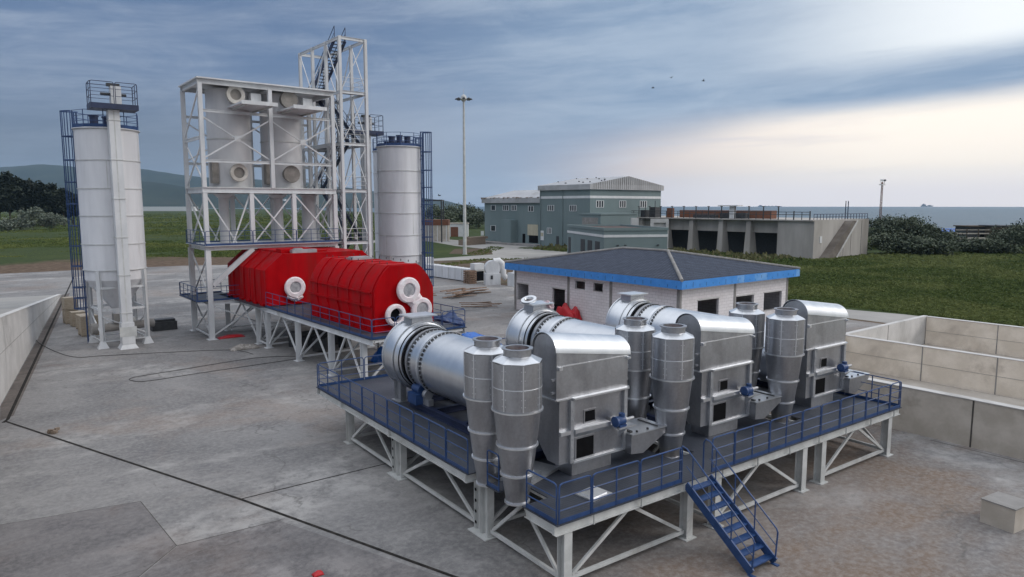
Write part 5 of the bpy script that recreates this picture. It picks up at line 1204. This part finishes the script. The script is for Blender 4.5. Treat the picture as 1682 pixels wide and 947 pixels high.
# ------------------------------------------------------------------ silos and bucket elevators
def silo(label):
    t = thing('silo', label, 'silo', (8.75, 59.3, 0), 0, 'grey silos on legs')
    RS = 2.06
    b = MB(); b.lathe([(RS, 5.6), (RS, 15.7)], 64); sh = b.build('shell', 'silo', t)
    for z in (5.62, 7.5, 9.55, 11.5, 13.5, 15.66):
        b = MB(); b.lathe([(RS + .003, z - .025), (RS + .05, z - .025), (RS + .05, z + .025), (RS + .003, z + .025)], 64, cap=False); b.build('band', 'leg', sh)
    b = MB()
    for k in range(5):
        a = 0.6 + k * 1.3; z = 5.62 + (k % 5) * 1.97; b.cbox((math.cos(a) * (RS + .004), math.sin(a) * (RS + .004), z + .97), .01, .05, 1.9, a)
    b.build('weld_seam', 'leg', sh)
    b = MB(); b.lathe([(RS - .05, 5.58), (RS - 0.05, 4.9), (0.35, 2.5), (0.35, 2.2)], 40); b.build('cone', 'silo', t)
    b = MB(); b.lathe([(RS + .12, 15.7), (RS + .12, 15.76), (0.3, 16.1), (0, 16.1)], 48, cap=False); rf_ = b.build('roof', 'silo', t)
    for x, y in ((.6, -.3), (-.7, .4), (.2, .9)):
        b = MB(); b.tube((x, y, 15.9), (x, y, 16.75), .28, 12); b.tube((x, y, 16.7), (x, y, 16.8), .34, 12); b.build('roof_vent', 'navy', rf_)
    n = 10; z0 = 15.78
    b = MB(); pts = [Vector(((RS + .08) * math.cos(2 * math.pi * i / n + .1), (RS + .08) * math.sin(2 * math.pi * i / n + .1), z0)) for i in range(n)]
    for i in range(n):
        p, q = pts[i], pts[(i + 1) % n]; b.tube(p, p + Vector((0, 0, 1.2)), .03, 6)
        for h in (.45, .82, 1.2): b.tube(p + Vector((0, 0, h)), q + Vector((0, 0, h)), .022, 5)
        b.beam(p + Vector((0, 0, .12)), q + Vector((0, 0, .12)), .02, .22)
    b.build('roof_railing', 'blue', t)
    lp = []
    for k in range(4):
        a = R(50 + 90 * k); x, y = 2.12 * math.cos(a), 2.12 * math.sin(a); lp.append((x, y))
        b = MB(); b.ibeam((x, y, .05), (x, y, 5.6), .26, .26, .03, (math.cos(a), math.sin(a), 0)); b.hull([(x - .35, y - .35, 0), (x + .35, y - .35, 0), (x + .35, y + .35, 0), (x - .35, y + .35, 0)], [(x - .15, y - .15, .5), (x + .15, y - .15, .5), (x + .15, y + .15, .5), (x - .15, y + .15, .5)]); b.build('leg', 'white', t)
    for i in range(4):
        p, q = lp[i], lp[(i + 1) % 4]
        for z in (4.35, 2.75): b = MB(); b.beam((*p, z), (*q, z), .12, .16); b.build('tie', 'white', t)
        b = MB(); b.beam((*p, 2.3), (*q, .8), .08, .08); b.build('brace', 'white', t)
        b = MB(); b.beam((*p, .45), (*q, .45), .08, .08); b.build('brace', 'white', t)
    b = MB(); b.tube((-1.6, -.2, 1.25), (2.4, .3, 1.25), .32, 16); b.cbox((0, 0, 1.9), .8, .8, .7); b.tube((-1.9, -.25, 1.25), (-1.5, -.2, 1.25), .42, 16); b.build('discharge_screw', 'column', t)
    b = MB(); b.cbox((.7, .4, 1.0), .9, .7, 1.6); b.build('drive_unit', 'leg', t)
    # ladder in its cage
    a = R(142); e = Vector((math.cos(a), math.sin(a), 0)); s = Vector((-e.y, e.x, 0)); Z = Vector((0, 0, 1))
    b = MB()
    for k in (-1, 1):
        b.tube(e * (RS + .22) + s * .25 * k, e * (RS + .22) + s * .25 * k + Z * 17.1, .055, 6)
    for i in range(56): c = e * (RS + .22) + Z * (.3 + i * .3); b.tube(c - s * .25, c + s * .25, .016, 5)
    for i in range(5): c = e * (RS + .22) + Z * (5.8 + i * 2.2); b.tube(c - e * .2, c, .03, 5)
    ld = b.build('ladder', 'blue', t)
    b = MB()
    def hoop(z):
        return [e * (RS + .22) + s * .42 + Z * z] + [e * (RS + .28 + .92 * math.sin(math.pi * (i / 8))) + s * (.42 * math.cos(math.pi * i / 8)) + Z * z for i in range(9)] + [e * (RS + .22) - s * .42 + Z * z]
    for z in (2.6, 3.4, 4.2, 5.8, 7.3, 8.8, 10.4, 12.0, 13.6, 15.3, 17.1): b.path(hoop(z), .045, 5)
    for i in range(13):
        c = e * (RS + .28 + .92 * math.sin(math.pi * i / 12)) + s * (.42 * math.cos(math.pi * i / 12)); b.tube(c + Z * 2.6, c + Z * 17.1, .022, 5)
    b.build('safety_cage', 'blue', t)
    return t
s0 = silo('silo at far left with blue ladder cage and elevator in front')
dup(s0, None, (33.1, 59.8, 0), R(168), 'silo right of the white tower, its whole blue roof railing in view')
dup(s0, None, (35.3, 64.9, 0), R(168), 'silo half hidden behind the silo right of the white tower')
def elevator(label, loc):
    t = thing('bucket_elevator', label, 'elevator', loc, 0, 'bucket elevators beside silos')
    b = MB(); b.box(-.35, .35, -.42, .42, 1.9, 16.9); c = b.build('casing', 'white', t)
    b = MB()
    for k in range(6):
        z = 2.6 + k * 2.72; b.box(-.39, .39, -.46, .46, z - .03, z + .03)
    b.build('flange', 'leg', c)
    b = MB(); b.box(-.06, .02, -.428, -.424, 2, 16.8); b.build('seam', 'leg', c)
    b = MB(); b.hull([(-.6, -.6, 0), (.6, -.6, 0), (.6, .6, 0), (-.6, .6, 0)], [(-.4, -.45, .35), (.4, -.45, .35), (.4, .45, .35), (-.4, .45, .35)]); b.box(-.42, .42, -.48, .48, .351, 1.9); b.build('boot', 'white', t)
    b = MB(); b.box(-.55, .55, -.5, -.46, .9, 1.6); b.build('boot_hatch', 'leg', t)
    b = MB(); b.box(-1.45, 1.5, -.85, .95, 16.92, 17.28); pl = b.build('platform', 'navy', t)
    b = MB(); b.box(-.1, .55, -.3, .35, 17.285, 18.55); b.build('head', 'white', t)
    b = MB(); b.tube((-.7, 0, 18.0), (.9, 0, 18.0), .09, 8); b.box(-.3, .5, -.15, .2, 18.552, 18.75); b.build('drive', 'dark', t)
    z = 17.282
    for p, q in (((-1.4, -.8), (0, -.8)), ((.1, -.8), (1.45, -.8)), ((-1.4, .9), (0, .9)), ((.1, .9), (1.45, .9)), ((-1.4, -.75), (-1.4, .85)), ((1.45, -.75), (1.45, .85))):
        rail(pl, (*p, z), (*q, z), h=1.45, mids=(.5, .98), toe=0, mat='navy')
    return t
e0 = elevator('white bucket elevator in front of the far left silo, blue platform on top', (8.85, 56.75, 0))
dup(e0, None, (30.2, 60.9, -0.1), None, 'white bucket elevator between the stair tower and the right silos')

# ------------------------------------------------------------------ loose things in the yard
def crate(label, x, y, h, rz, z=0.0, s=0.98):
    t = thing('crate', label, 'crate', (x, y, z), rz, 'wooden crates by the left silo')
    b = MB(); b.box(-s / 2, s / 2, -s / 2, s / 2, 0.1, h); b.build('box', 'wood', t)
    for k in (-1, 1):
        b = MB(); b.box(-s / 2 - .03, s / 2 + .03, k * (s / 2 - .1) - .06, k * (s / 2 - .1) + .06, 0, 0.098)
        for m in (-1, 1): b.cbox((k * (s / 2 - .07), m * (s / 2 + .017), h / 2 + .05), .12, .03, h - .1); b.cbox((k * (s / 2 + .017), m * (s / 2 - .07), h / 2 + .05), .03, .12, h - .1)
        b.build('batten', 'wood', t)
crate('wooden crate of the row left of the silo, farthest back', 6.9, 72.0, 1.2, .1)
crate('wooden crate of the row left of the silo, second from the back', 7.2, 69.9, 1.25, .05)
crate('wooden crate of the row left of the silo, third from the back', 7.4, 67.8, 1.25, .1)
crate('wooden crate of the row left of the silo, right behind the ladder cage', 7.3, 64.4, 1.6, .1, 0, 1.15)
crate('pale wooden crate stacked on top of another crate left of the silo', 6.9, 71.9, 1.1, .1, 1.204)
b = MB(); b.cbox((0, 0, .35), 1.9, 1.2, .7); b.cbox((.1, 0, .8), 1.5, .9, .2); o = b.build('pallet_cover', 'dark'); o.location = (12.6, 63.5, 0); tag(o, 'low dark covered pallet right of the left silo legs', 'pallet')
b = MB(); b.box(-.7, .7, -.5, .5, 0, 3.6); b.box(-.75, .75, -.55, .55, 3.6, 3.68); o = b.build('cabinet', 'dark'); o.location = (22.2, 126.5, 0); tag(o, 'tall dark cabinet at the field edge right behind the left silo', 'cabinet')
def duct(label, x, y, L, cap):
    t = thing('duct_section', label, 'duct', (x, y, 0), R(0.6), 'white conveyor sections along the yard edge')
    b = MB(); b.box(-.7, .7, -L / 2, L / 2, .12, 1.75); b.build('casing', 'silo', t)
    b = MB(); n = int(L / 1.6)
    for k in range(n + 1): y_ = -L / 2 + L * k / n; b.box(-.75, .75, y_ - .03, y_ + .03, .1, 1.79)
    b.build('flange', 'leg', t)
    b = MB(); b.box(-.6, .6, -L / 2 - .012, -L / 2 - .034, .3, 1.6); b.build('opening', 'black', t)
    if cap: b = MB(); b.box(-.8, .8, -L / 2 + .1, -L / 2 + 1.1, 1.80, 2.6); b.build('head', 'white', t)
duct('white conveyor section at the yard edge, farther and longer of the two', 54.3, 94.0, 9.0, True)
duct('white conveyor section at the yard edge, nearer one beside the stacked pallets', 53.8, 82.4, 13.0, True)
b = MB()
for k in range(6):
    for j in range(3): b.cbox((0, (j - 1) * .55, .1 + k * .3), 1.1, .42, .24)
o = b.build('pallet_stack', 'plank'); o.location = (52.6, 76.4, 0); tag(o, 'stack of brown timber pallets in front of the white conveyor sections', 'pallet stack')
def blower(label, x, y, rz):
    t = thing('blower', label, 'fan', (x, y, 0), rz)
    b = MB(); b.box(-1.0, 1.0, -.7, .7, 0, 1.5); b.build('stand', 'white', t)
    b = MB(); b.lathe([(1.0, -.55), (1.0, .55)], 28, (0, 0, 2.15), 'y'); b.build('housing', 'white', t)
    pts = [(0.2, 0, 3.0), (0.9, 0, 3.1), (1.35, 0, 2.7), (1.45, 0, 2.0), (1.5, 0, 1.2), (1.9, 0, .75)]
    b = MB(); b.path(pts, .42, 14); b.build('elbow', 'frame', t)
    b = MB(); b.cbox((-.2, -.71, 1.0), .3, .03, .5); b.build('hatch', 'dark', t)
blower('white fan with a curved pipe elbow left of the block building', 54.2, 73.6, R(-25))
b = MB(); b.box(-.8, .8, -.7, .7, 0, 1.7); b.prism([(-.2, 1.7), (.8, 1.7), (.8, 2.6), (.2, 2.6)], 'y', -.4, .4); o = b.build('fan_casing', 'white'); o.location = (55.6, 70.4, 0); tag(o, 'white boxy casing just behind the corner of the block building', 'casing')
def planks(label, pts, w, n, seed):
    r = random.Random(seed); b = MB()
    for k in range(n):
        x, y = pts[0] + r.uniform(-.9, .9), pts[1] + r.uniform(-.9, .9); a = pts[2] + r.uniform(-.35, .35); L = r.uniform(1.5, 4.2) / 2
        z = .06 + .09 * k; b.beam((x - L * math.cos(a), y - L * math.sin(a), z), (x + L * math.cos(a), y + L * math.sin(a), z), w, .07)
    o = b.build('timber_pile', 'plank'); tag(o, label, 'timber')
planks('loose brown boards on the yard left of the block building', (43.6, 66.0, .3), .25, 9, 3)
planks('two long brown boards lying apart on the yard, left of the board pile', (41.8, 69.0, .0), .2, 2, 4)
planks('dark timber pile against the left corner of the block building', (47.2, 67.4, .1), .3, 8, 9)
planks('scattered dark sticks by the lower left wall of the block building', (41.5, 57.6, -.4), .12, 6, 12)
b = MB(); rr2 = random.Random(21)
for k in range(9): b.cbox((rr2.uniform(-.18, .18), rr2.uniform(-.15, .15), .06 + rr2.uniform(0, .1)), rr2.uniform(.08, .2), rr2.uniform(.08, .18), rr2.uniform(.06, .14), rr2.uniform(0, 3))
o = b.build('rubble', 'rock'); o.location = (2.55, 37.2, 0); tag(o, 'small heap of brown rubble lying on the drain slot at left', 'rubble')
def cable(label, pts):
    P = [Vector((*p, .03)) for p in pts]; C_ = []
    for i in range(len(P) - 1):
        p0, p1, p2, p3 = P[max(i - 1, 0)], P[i], P[i + 1], P[min(i + 2, len(P) - 1)]
        for k in range(8):
            t_ = k / 8; C_.append(.5 * ((2 * p1) + (p2 - p0) * t_ + (2 * p0 - 5 * p1 + 4 * p2 - p3) * t_ ** 2 + (-p0 + 3 * p1 - 3 * p2 + p3) * t_ ** 3))
    b = MB(); b.path(C_, .02, 5); o = b.build('cable', 'cable'); tag(o, label, 'cable')
cable('long black cable running from the ramp wall across the yard to the furnace legs', [(4.2, 72), (3.8, 63.8), (5.1, 55.9), (7.0, 54.6), (10.5, 53.2), (14.4, 51.2), (15.3, 48.6)])
cable('loop of black cable lying on the open yard in front of the left silo', [(17.8, 46.0), (15, 47.4), (10.3, 46.9), (7.5, 46.5), (7.2, 45.7), (8.0, 45.0), (11, 45.2), (16.3, 45.4), (17.9, 45.6)])
def equip(label, x, y, s, seed):
    r = random.Random(seed); b = MB()
    for k in range(8): b.cbox((r.uniform(-s, s), r.uniform(-s, s), .4), r.uniform(.5, 1.4), r.uniform(.5, 1.4), r.uniform(.5, 1.1), r.random())
    b.tube((-s, 0, .9), (s, .3, .9), .22, 10)
    o = b.build('machine_parts', 'dark'); o.location = (x, y, .15); tag(o, label, 'machine parts')
equip('dark machine parts stored on the ground under the furnace platform', 20.2, 48.6, 1.6, 3)

cloth('rag', 'tarp_red', 'small dark red rag on the yard at the bottom picture edge', 'rag', (7.14, 17.99, 0), .3, .22, .12, 41)

# ------------------------------------------------------------------ vegetation
def tree(name, label, cat, loc, h, r, leaf, mat, seed, n=900, trunk=0.25, base=0.12, shape='round', group=None):
    R_ = random.Random(seed); t = thing(name, label, cat, loc, R_.uniform(0, 6), group)
    b = MB(); tips = []
    tk = h * (0.75 if shape == 'cone' else 0.5)
    b.path([(0, 0, -.2), (R_.uniform(-.1, .1) * r, R_.uniform(-.1, .1) * r, tk * .5), (R_.uniform(-.15, .15) * r, R_.uniform(-.15, .15) * r, tk)], trunk * .7, 7)
    for k in range(7):
        a = R_.uniform(0, 6.28); z0 = h * R_.uniform(base, .5); q = Vector((math.cos(a) * r * R_.uniform(.4, .8), math.sin(a) * r * R_.uniform(.4, .8), min(h * .9, z0 + h * R_.uniform(.1, .35))))
        b.tube((0, 0, z0), q, trunk * .35, 5, trunk * .1)
    b.build('trunk', 'bark', t)
    cl = []
    for k in range(int(14 + n / 90)):
        a = R_.uniform(0, 6.28)
        if shape == 'cone':
            f = R_.random() ** .8; z = h * (base + (1 - base) * f); rad = r * (1 - f) ** .6 * R_.uniform(.35, 1)
            cl.append((Vector((math.cos(a) * rad, math.sin(a) * rad, z)), r * R_.uniform(.28, .5) * (1.1 - f * .6)))
        else:
            f = R_.random(); el = R_.uniform(-.5, 1.5); rad = r * R_.uniform(.3, 1.1)
            cl.append((Vector((math.cos(a) * math.cos(el) * rad, math.sin(a) * math.cos(el) * rad, h * .5 + math.sin(el) * h * .42 * R_.uniform(.5, 1))), r * R_.uniform(.14, .40)))
    b = MB()
    for k in range(n):
        c, s = R_.choice(cl); v = Vector((R_.gauss(0, 1), R_.gauss(0, 1), R_.gauss(0, .8))); v = v.normalized() * s * R_.uniform(.45, 1.05)
        p = c + v; p.z = max(p.z, .1); d = Vector((R_.uniform(-1, 1), R_.uniform(-1, 1), R_.uniform(-.6, .9))).normalized(); u = d.cross(Vector((R_.uniform(-1, 1), R_.uniform(-1, 1), 1))).normalized(); l = leaf * R_.uniform(.6, 1.3)
        b.face([p - d * l, p + u * l * .55, p + d * l, p - u * l * .55])
    b.build('crown', mat, t, smooth=False)
    return t
# dark conifers at the far left
for k, (px, f, h) in enumerate(((-28, 330, 24), (-4, 345, 26), (14, 335, 27), (33, 340, 25.5), (52, 348, 25), (68, 342, 22.5), (86, 345, 22), (103, 350, 20), (118, 362, 17))):
    lab = ['leftmost dark conifer cut by the picture edge', 'tall dark conifer second in the row at far left', 'tallest dark conifer in the row at far left', 'dark conifer in the middle left of the far row', 'dark conifer in the very middle of the far left row', 'dark conifer right of the middle of the far left row', 'dark conifer third from the right in the far left row', 'dark conifer second from the right, by the ladder cage', 'smallest dark conifer at the right end, behind the ladder cage'][k]
    tree('conifer', lab, 'tree', az(px, f), h * .97, 6.5, 0.9, 'leaf_dark', 40 + k, 5200, .5, .02, 'round', 'row of dark conifers at far left')
for k, (px, f, h, r, lab) in enumerate(((52, 292, 9.0, 6.8, 'large silvery grey bush in front of the dark conifers'), (84, 296, 7.0, 5.5, 'smaller silvery bush right of the large silvery bush'), (15, 285, 4.5, 6, 'low silvery bush at the left picture edge'), (-15, 280, 4, 6, 'low silvery bush outside the left picture edge'))):
    tree('silver_bush', lab, 'bush', az(px, f), h, r, .45, 'leaf_grey', 70 + k, 2200, .2, .02, 'round', 'silvery bushes')
B = [(716, 300, 9.0, 9, 'wide green bush left of the light mast, behind the rusty shed'), (742, 330, 10.5, 9, 'rounded green bush just left of the light mast pole'), (770, 335, 10, 8, 'green bush just right of the light mast pole'), (786, 320, 7, 7, 'low green bush against the left edge of the green hall'), (704, 270, 5, 6, 'low dark bush beside the right silo ladder'),
     (1452, 172, 7.6, 6, 'dark bush beside the right edge of the concrete basin'), (1478, 165, 7.2, 5.5, 'dark bush second to the right of the concrete basin'), (1500, 168, 8.2, 5, 'highest dark bush right of the floodlight mast'), (1528, 162, 6.2, 5.0, 'sloping bush right of the highest dark bush'), (1556, 158, 4.4, 4, 'low bush at the right end of the bush row'),
     (1464, 150, 3.6, 4.2, 'low dark shrub in front at the basin corner'), (1510, 148, 3.2, 4.5, 'low dark shrub at the front middle of the bush row'), (1545, 147, 2.6, 4, 'low dark shrub at the front right of the bush row'),
     (1668, 158, 6.0, 4.4, 'tall bush at the right picture edge'), (1640, 150, 2.8, 4, 'low bush in front of the dark shed at right'), (1697, 150, 6.5, 5, 'bush cut off by the right picture edge'), (1612, 152, 2.6, 4, 'small shrub in front of the low pale wall')]
for k, (px, f, h, r, lab) in enumerate(B): tree('bush', lab, 'bush', az(px, f), h * random.Random(k).uniform(.92, 1.08), r, .27 if f < 200 else .5, 'leaf_mid', 100 + k, 4200 if f < 200 else 3000, .2, .02, 'round', 'bushes beyond the yard')
# far low things among the bushes
def simple(name, mat, label, cat, loc, boxes, rz=0.0):
    b = MB()
    for q in boxes: b.box(*q)
    o = b.build(name, mat); o.location = loc; o.rotation_euler = (0, 0, rz); return tag(o, label, cat)
p = az(1585, 172); simple('low_wall', 'cwall', 'low pale concrete wall between the bushes at right', 'wall', p, [(-6, 6, -.2, .2, 0, 1.6), (-6.1, 6.1, -.3, .3, 1.6, 1.75)], -YAW)
p = az(1582, 182)
t = thing('post_fence', 'brown rail fence behind the low pale wall at right', 'fence', p, -YAW)
b = MB()
for k in range(6): b.box(-7.5 + k * 3 - .08, -7.5 + k * 3 + .08, -.08, .08, 0, 4.4)
b.build('post', 'bark', t); b = MB(); b.box(-7.5, 7.5, .09, .13, 2.9, 3.2); b.box(-7.5, 7.5, .09, .13, 3.9, 4.1); b.box(-7.5, 7.5, .09, .13, 1.6, 2.1); b.build('rail', 'cwall', t)
p = az(1620, 190); t = thing('shed', 'dark low shed with flat roof between bushes near the shore', 'shed', p, -YAW)
b = MB(); b.box(-6, 6, -3, 3, 0, 4.6); b.build('wall', 'dark', t); b = MB(); b.box(-6.4, 6.4, -3.4, 3.4, 4.6, 4.9); b.build('roof', 'bark', t); b = MB(); b.box(-3, -1, -3.06, -3.003, 0, 3); b.build('door', 'black', t)
p = az(1650, 186); t = thing('shed', 'second dark shed half hidden behind the right edge bush', 'shed', p, -YAW)
b = MB(); b.box(-4, 4, -3, 3, 0, 4.8); b.build('wall', 'bark', t); b = MB(); b.box(-4.3, 4.3, -3.3, 3.3, 4.8, 5.1); b.build('roof', 'dark', t)
p = az(1600, 236); t = thing('boat_shelter', 'long low blue covered shelter on the shore at right', 'shelter', p, -YAW)
b = MB(); b.prism([(-2.5, 1.6), (2.5, 1.6), (0, 2.6)], 'x', -11, 11); b.build('roof', 'tarp_blue', t); b = MB(); b.box(-10.5, 10.5, -2.2, 2.2, 0, 1.6); b.build('wall', 'dark', t)
p = az(712, 205); t = thing('rusty_shed', 'pale rust streaked metal shed right of the right silo', 'shed', p, -YAW)
b = MB(); b.box(-4.4, 4.4, -2.5, 2.5, 0, 4.6); b.build('wall', 'cwall', t); b = MB(); b.box(-4.5, 4.5, -2.6, 2.6, 4.6, 6.2); b.build('roof', 'rust', t); b = MB()
for k in range(7): b.box(-4 + k * 1.3, -3.8 + k * 1.3, -2.56, -2.503, 0, 4.6)
b.build('cladding_rib', 'frame', t)
p = az(707, 200); t = thing('steel_gantry', 'dark open steel gantry standing over the rusty shed', 'gantry', (p.x, p.y, 0), -YAW)
for x in (-4, 3.4):
    for y in (-3, 3): b = MB(); b.beam((x, y, 0), (x, y, 11.5), .35, .35); b.build('post', 'dark', t)
b = MB(); b.beam((-4.2, -3, 11.7), (3.6, -3, 11.7), .35, .4); b.beam((-4.2, 3, 11.7), (3.6, 3, 11.7), .35, .4); b.beam((-4, -2.8, 11.7), (-4, 2.8, 11.7), .3, .4); b.beam((3.4, -2.8, 11.7), (3.4, 2.8, 11.7), .3, .4); b.beam((-4, -3, 7.2), (3.4, -3, 7.2), .25, .25); b.build('beam', 'dark', t)
p = az(752, 235); t = thing('hut', 'small white hut with a dark doorway left of the light mast', 'hut', p, -YAW)
b = MB(); b.box(-2.6, 3.4, -2, 2, 0, 4.2); b.build('wall', 'frame', t); b = MB(); b.box(-2.3, 0.2, -2.06, -2.003, 0, 3.2); b.build('door', 'rust', t); b = MB(); b.box(-2.8, 3.6, -2.2, 2.2, 4.2, 4.5); b.build('roof', 'cwall', t)
simple('marker_post', 'frame', 'small square white sign on the grass left of the green hall', 'sign', az(792, 230), [(-.5, .5, -.05, .05, .5, 2.0), (-.05, .05, .06, .16, 0, 1.9)], -YAW)
simple('stone_heap', 'rock', 'grey heap of stones left of the green hall corner', 'stone heap', az(777, 186), [(-5, 4, -1.2, 1.2, 0, 1.4), (-3, 5.5, -1, 1, 1.4, 2.0)], R(20))
simple('long_roof', 'frame', 'long white shed roof far off on the left field', 'shed', az(276, 1300), [(-50, 50, -12, 12, 0, 8)], -YAW)
# grass: fields no one could count
def tufts(name, label, cat, mat, fn, n, w, h, seed):
    R_ = random.Random(seed); vs = []; fs = []
    for k in range(n):
        x, y, z, s = fn(R_); a = R_.uniform(0, 3.14)
        for j in range(2):
            c, s_ = math.cos(a + j * 1.5) * w * s / 2, math.sin(a + j * 1.5) * w * s / 2; i = len(vs); hh = h * s * R_.uniform(.6, 1.2); l = R_.uniform(-.3, .3) * hh
            vs += [(x - c, y - s_, z), (x + c, y + s_, z), (x + c * .7 + l, y + s_ * .7, z + hh), (x - c * .4 + l, y - s_ * .4, z + hh * .8)]; fs.append((i, i + 1, i + 2, i + 3))
    me = bpy.data.meshes.new(name); me.from_pydata(vs, [], fs); o = bpy.data.objects.new(name, me); COL.objects.link(o); me.materials.append(M[mat]); o['kind'] = 'stuff'
    return tag(o, label, cat)
def f_right(q):
    while True:
        d = 1 / q.uniform(1 / 215, 1 / 58); px = q.uniform(1120, 2200); p = az(px, d)
        if p.x > 70.5 + max(0, 0) and not (128.5 < p.x < 170 and p.y > 70) and p.x < 205: return p.x, p.y, -.02, q.uniform(.5, 1.3) * (0.7 + d / 200)
tufts('grass', 'rough green grass field right of the block building', 'grass', 'grass', f_right, 62000, .42, .20, 1)
def f_bank(q):
    x = 106 + 18 * q.random() ** .8; y = q.uniform(70, 128); s = (x - 105) / 23.6; t_ = (y - 74) / 62
    z = 0.25 * math.sin(math.pi * min(1, max(s, 0) * .62)) * math.sin(math.pi * min(1, max(t_, 0) + .04)) ** .6 - .1 if t_ > 0 else 0
    return x, y, z, q.uniform(.6, 1.6)
tufts('weeds', 'tall mixed weeds on the bank in front of the concrete basin', 'weeds', 'leaf_green', f_bank, 9000, .7, .42, 2)
tufts('dry_weeds', 'pale dry weeds scattered on the bank below the basin pillars', 'weeds', 'straw', lambda q: f_bank(q), 1500, .5, .8, 3)
def f_left(q):
    from mathutils import noise as N
    d = 1 / q.uniform(1 / 900, 1 / 140); px = q.uniform(-60, 640); p = az(px, d); c = N.noise(Vector((p.x * .03, p.y * .03, 1))) + .5 * N.noise(Vector((p.x * .11, p.y * .11, 5)))
    return p.x, p.y, -.05, q.uniform(.5, 1.4) * min(d / 220, 2.2) * max(.25, .7 + 1.3 * c)
tufts('weeds', 'lush green weeds and crops covering the field beyond the yard at left', 'weeds', 'leaf_green', f_left, 36000, 1.0, .34, 4)
def f_edge(q):
    r = q.random()
    if r < .4: x = q.uniform(84, 105); y = 118 + (x - 84) * .9 + q.uniform(0, 6)
    else: x = q.uniform(60, 95); y = 112 - abs(x - 78) * .5 - q.uniform(1, 5)
    return x, y, -.02, q.uniform(.4, 1.0)
tufts('weeds', 'sparse weeds on the bare soil beside the road and yard edge', 'weeds', 'leaf_green', f_edge, 1300, .4, .2, 6)
